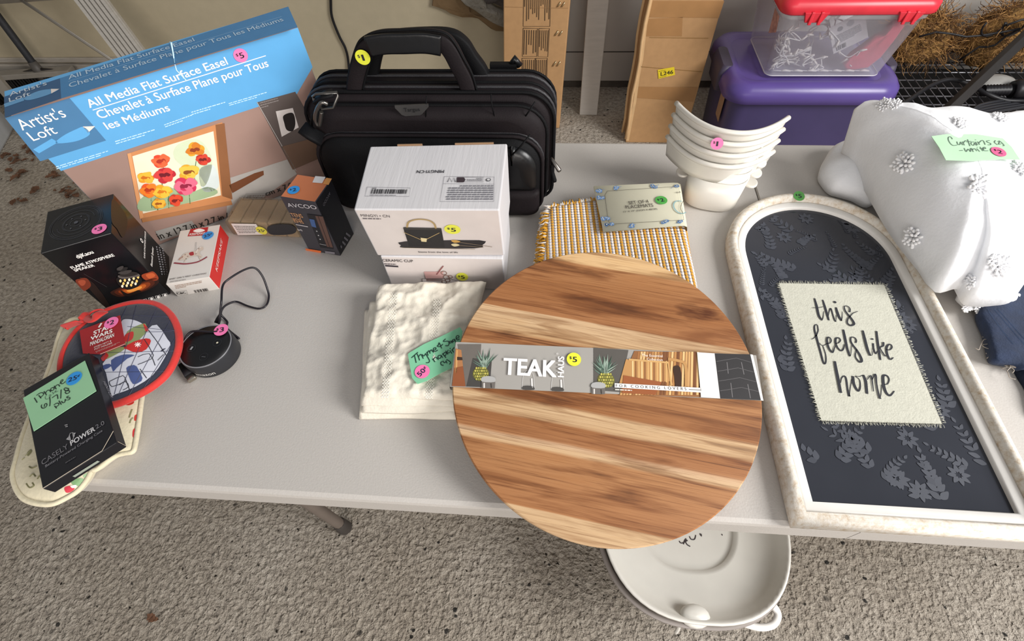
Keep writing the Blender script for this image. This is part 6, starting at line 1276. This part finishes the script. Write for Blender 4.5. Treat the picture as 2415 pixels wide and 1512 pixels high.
for s in ([(600,200),(560,145),(505,150),(500,220),(550,310),(620,360),(720,350)],[(715,265),(740,330),(790,340),(810,270),(860,350)],[(860,265),(905,355)],[(885,290),(930,240),(960,250)],[(985,210),(1045,375)],[(960,270),(1070,255)],[(1150,270),(1080,280),(1080,330),(1140,360),(1170,290),(1210,360)],[(1190,270),(1240,350)],[(1185,215),(1190,222)],[(1240,265),(1290,340)],[(1270,300),(1340,235),(1390,250),(1430,340)],[(1540,235),(1470,250),(1490,280),(1570,310),(1560,345),(1500,345)],[(1690,235),(1665,280),(1740,345)],[(1745,260),(1790,270),(1770,330),(1830,320)],[(1780,240),(1850,290),(1910,360),(1880,370)],[(785,490),(860,485)],[(900,430),(950,520),(1000,450),(1060,520),(1060,430)],[(1085,430),(1130,520)],[(1110,470),(1160,440),(1220,500)],[(1220,440),(1290,515)],[(1230,405),(1235,412)],[(1300,400),(1370,500)],[(1300,440),(1400,430)],[(1370,450),(1440,440),(1420,405),(1380,420),(1400,490),(1500,495)]): f.line(Z(s),.0011,ik,1,sm=4)
nt_=mb.build('handwritten_note',r); f.l+=.0003; f.sticker(nt_,(2354,359),(2364,361),'$2','#e3628f',.0105,k=2)
# ================================================================ jeans
dn=mat('dark blue denim','#1a2842',.85,(350,.5,.0015),.2,60,sheen=.1)
P=[at(a,b,.02) for a,b in ((2312,728),(2330,780),(2342,830),(2352,850),(2400,858),(2430,868),(2500,840),(2530,720),(2500,640),(2420,660),(2350,700))]
r=thing('denim_shorts','dark blue frayed denim shorts at the right table edge below the white curtains','shorts',sum(P,Vector())/len(P)-Vector((0,0,.02)))
mb=MB(); cushion(mb,smooth_path(P,4,True),H+.024,dn,14,zb=H+.001,power=.4,amp=.004,ascale=30,seed=14,under=.9); d_=mb.build('denim_body',r); bv=surf(d_)
mb=MB()
for P2 in ([(2345,730),(2375,765),(2405,800),(2440,840)],[(2352,728),(2382,762),(2412,796),(2446,835)],[(2330,730),(2360,775),(2390,812)]): dline(bv,mb,P2,.0011,'#4f6182',.0008)
mb.build('seam_stitching',r)
mb=MB(); th=mat('frayed pale thread','#a39a90',.9); rr=random.Random(3)
for k in range(16):
    t=k/15; a=at(2330+60*t+rr.uniform(-6,6),800+62*t+rr.uniform(-8,8),.012); pts=[a]
    for i in range(4): pts.append(pts[-1]+Vector((rr.uniform(-.012,.008),rr.uniform(-.012,.006),rr.uniform(-.003,.002))))
    for q_ in pts: q_.z=max(q_.z,H+.001)
    mb.tube(smooth_path(pts,4),.0006,th,5)
mb.tube(smooth_path([at(2338,846,.006),at(2365,858,.008),at(2390,864,.01),at(2440,870,.01)],5),.0022,th,6)
fy=mb.build('frayed_hem',r); fy['kind']='stuff'
mb=MB(); P=[at(a,b,.001) for a,b in ((2390,868),(2420,930),(2440,1000),(2520,1000),(2520,860),(2440,860))]; cushion(mb,smooth_path(P,4,True),H+.02,mat('navy denim leg','#152036',.85,(350,.5,.0015),.2,60),8,zb=H+.0005,power=.4,amp=.003,ascale=30,seed=15,under=.9); mb.build('second_leg',r)
# ================================================================ white and grey tubs under the table
def roundpoly(pts,z,n=6): return smooth_path([at(a,b,0) if False else Vector((a,b,z)) for a,b in pts],n,True)
tw_=mat('satin off white plastic','#d8d5cd',.35,None,.02,spec=.5); tg_=mat('taupe grey plastic','#8d8580',.45,None,.03)
TZ=.24
def tubshape(sc,z,dx=0,dy=0,n=64,e=.62):
    cx,cy,a,b_=-.058,.155,.2005,.226; q=[]
    for k in range(n):
        t=2*PI*k/n; c_,s_=math.cos(t),math.sin(t); q.append(Vector((cx+dx+a*sc*math.copysign(abs(c_)**.82,c_),cy+dy+(b_-a*(1-sc)*1.0 if False else b_*sc)*math.copysign(abs(s_)**.82,s_),z)))
    return q
r=thing('grey_tub','taupe grey plastic tub on the concrete under the table front, holding the white tub','tub',(-.06,.155,0))
mb=MB(); mb.loft([tubshape(.62,0,-.004),tubshape(.66,.004,-.004),tubshape(.98,TZ-.03,-.006),tubshape(1.035,TZ-.022,-.004),tubshape(1.035,TZ-.014,-.004),tubshape(1.0,TZ-.014,-.004),tubshape(.96,TZ-.03,-.006),tubshape(.64,.008,-.004)],tg_,cap=(True,True)); mb.build('tub_body',r)
r=thing('white_tub','off white oval plastic tub with rope handle and floral print, nested in the grey tub','tub',(-.06,.155,.02))
mb=MB(); mb.loft([tubshape(.60,.013),tubshape(.94,TZ-.03),tubshape(.995,TZ-.004),tubshape(1.005,TZ),tubshape(.998,TZ+.004),tubshape(.975,TZ+.003),tubshape(.955,TZ-.006),tubshape(.90,TZ-.024),tubshape(.82,TZ-.036),tubshape(.58,TZ-.050),tubshape(.555,TZ-.050),tubshape(.53,TZ-.060),tubshape(.50,TZ-.062),tubshape(.05,TZ-.060)],tw_,cap=(True,True)); tb=mb.build('tub_body',r)
mb=MB(); c=at(1640,1453,TZ-H-.008); mb.ball(c-Vector((0,0,.004)),.030,.022,.012,tw_,16); mb.build('spout_bulge',r)
mb=MB(); hz=TZ-H-.02; q=smooth_path([at(1738,1462,hz),at(1765,1474,hz-.01),at(1795,1480,hz-.012),at(1822,1474,hz-.012),at(1834,1455,hz-.012),at(1830,1438,hz-.01),at(1818,1424,hz)],6); mb.tube(q,.0072,mat('white rope handle','#e6e3de',.5),10); mb.build('loop_handle',r)
mb=MB(); mb.tube(smooth_path([at(1612,1460,hz),at(1604,1470,hz-.01),at(1600,1482,hz-.03),at(1594,1492,hz-.05)],4),.004,tw_,8); mb.tube([at(1606,1468,hz),at(1622,1470,hz-.01)],.004,tw_,8); mb.build('hook_clip',r)
mb=MB(); q=[at(1550,1438,TZ-H-.02),at(1594,1455,TZ-H-.02),at(1592,1468,TZ-H-.05),at(1576,1468,TZ-H-.05),at(1556,1456,TZ-H-.04)]; mb.loft([q,[x+Vector((0,-.0015,.001)) for x in q]],mat('tan card tag','#b08d63',.7),smooth=False); mb.build('card_tag',r)
mb=MB(); bv=surf(tb)
for s in ([(1602,1276),(1606,1281),(1614,1279),(1618,1270)],[(1626,1265),(1630,1272),(1638,1272),(1641,1262)],[(1615,1274),(1620,1284),(1628,1289)],[(1612,1284),(1616,1273),(1622,1276)]): dline(bv,mb,s,.0022,'#3a3234',.001)
decal(bv,mb,[(1650,1258),(1655,1260),(1655,1266),(1651,1262)],'#3a3234',.001,2); decal(bv,mb,[(1701,1260),(1704,1260),(1704,1264)],'#3a3234',.001,2); decal(bv,mb,[(1616,1272),(1621,1276),(1615,1279)],'#3a3234',.001,2)
mb.build('floral_print',tb)
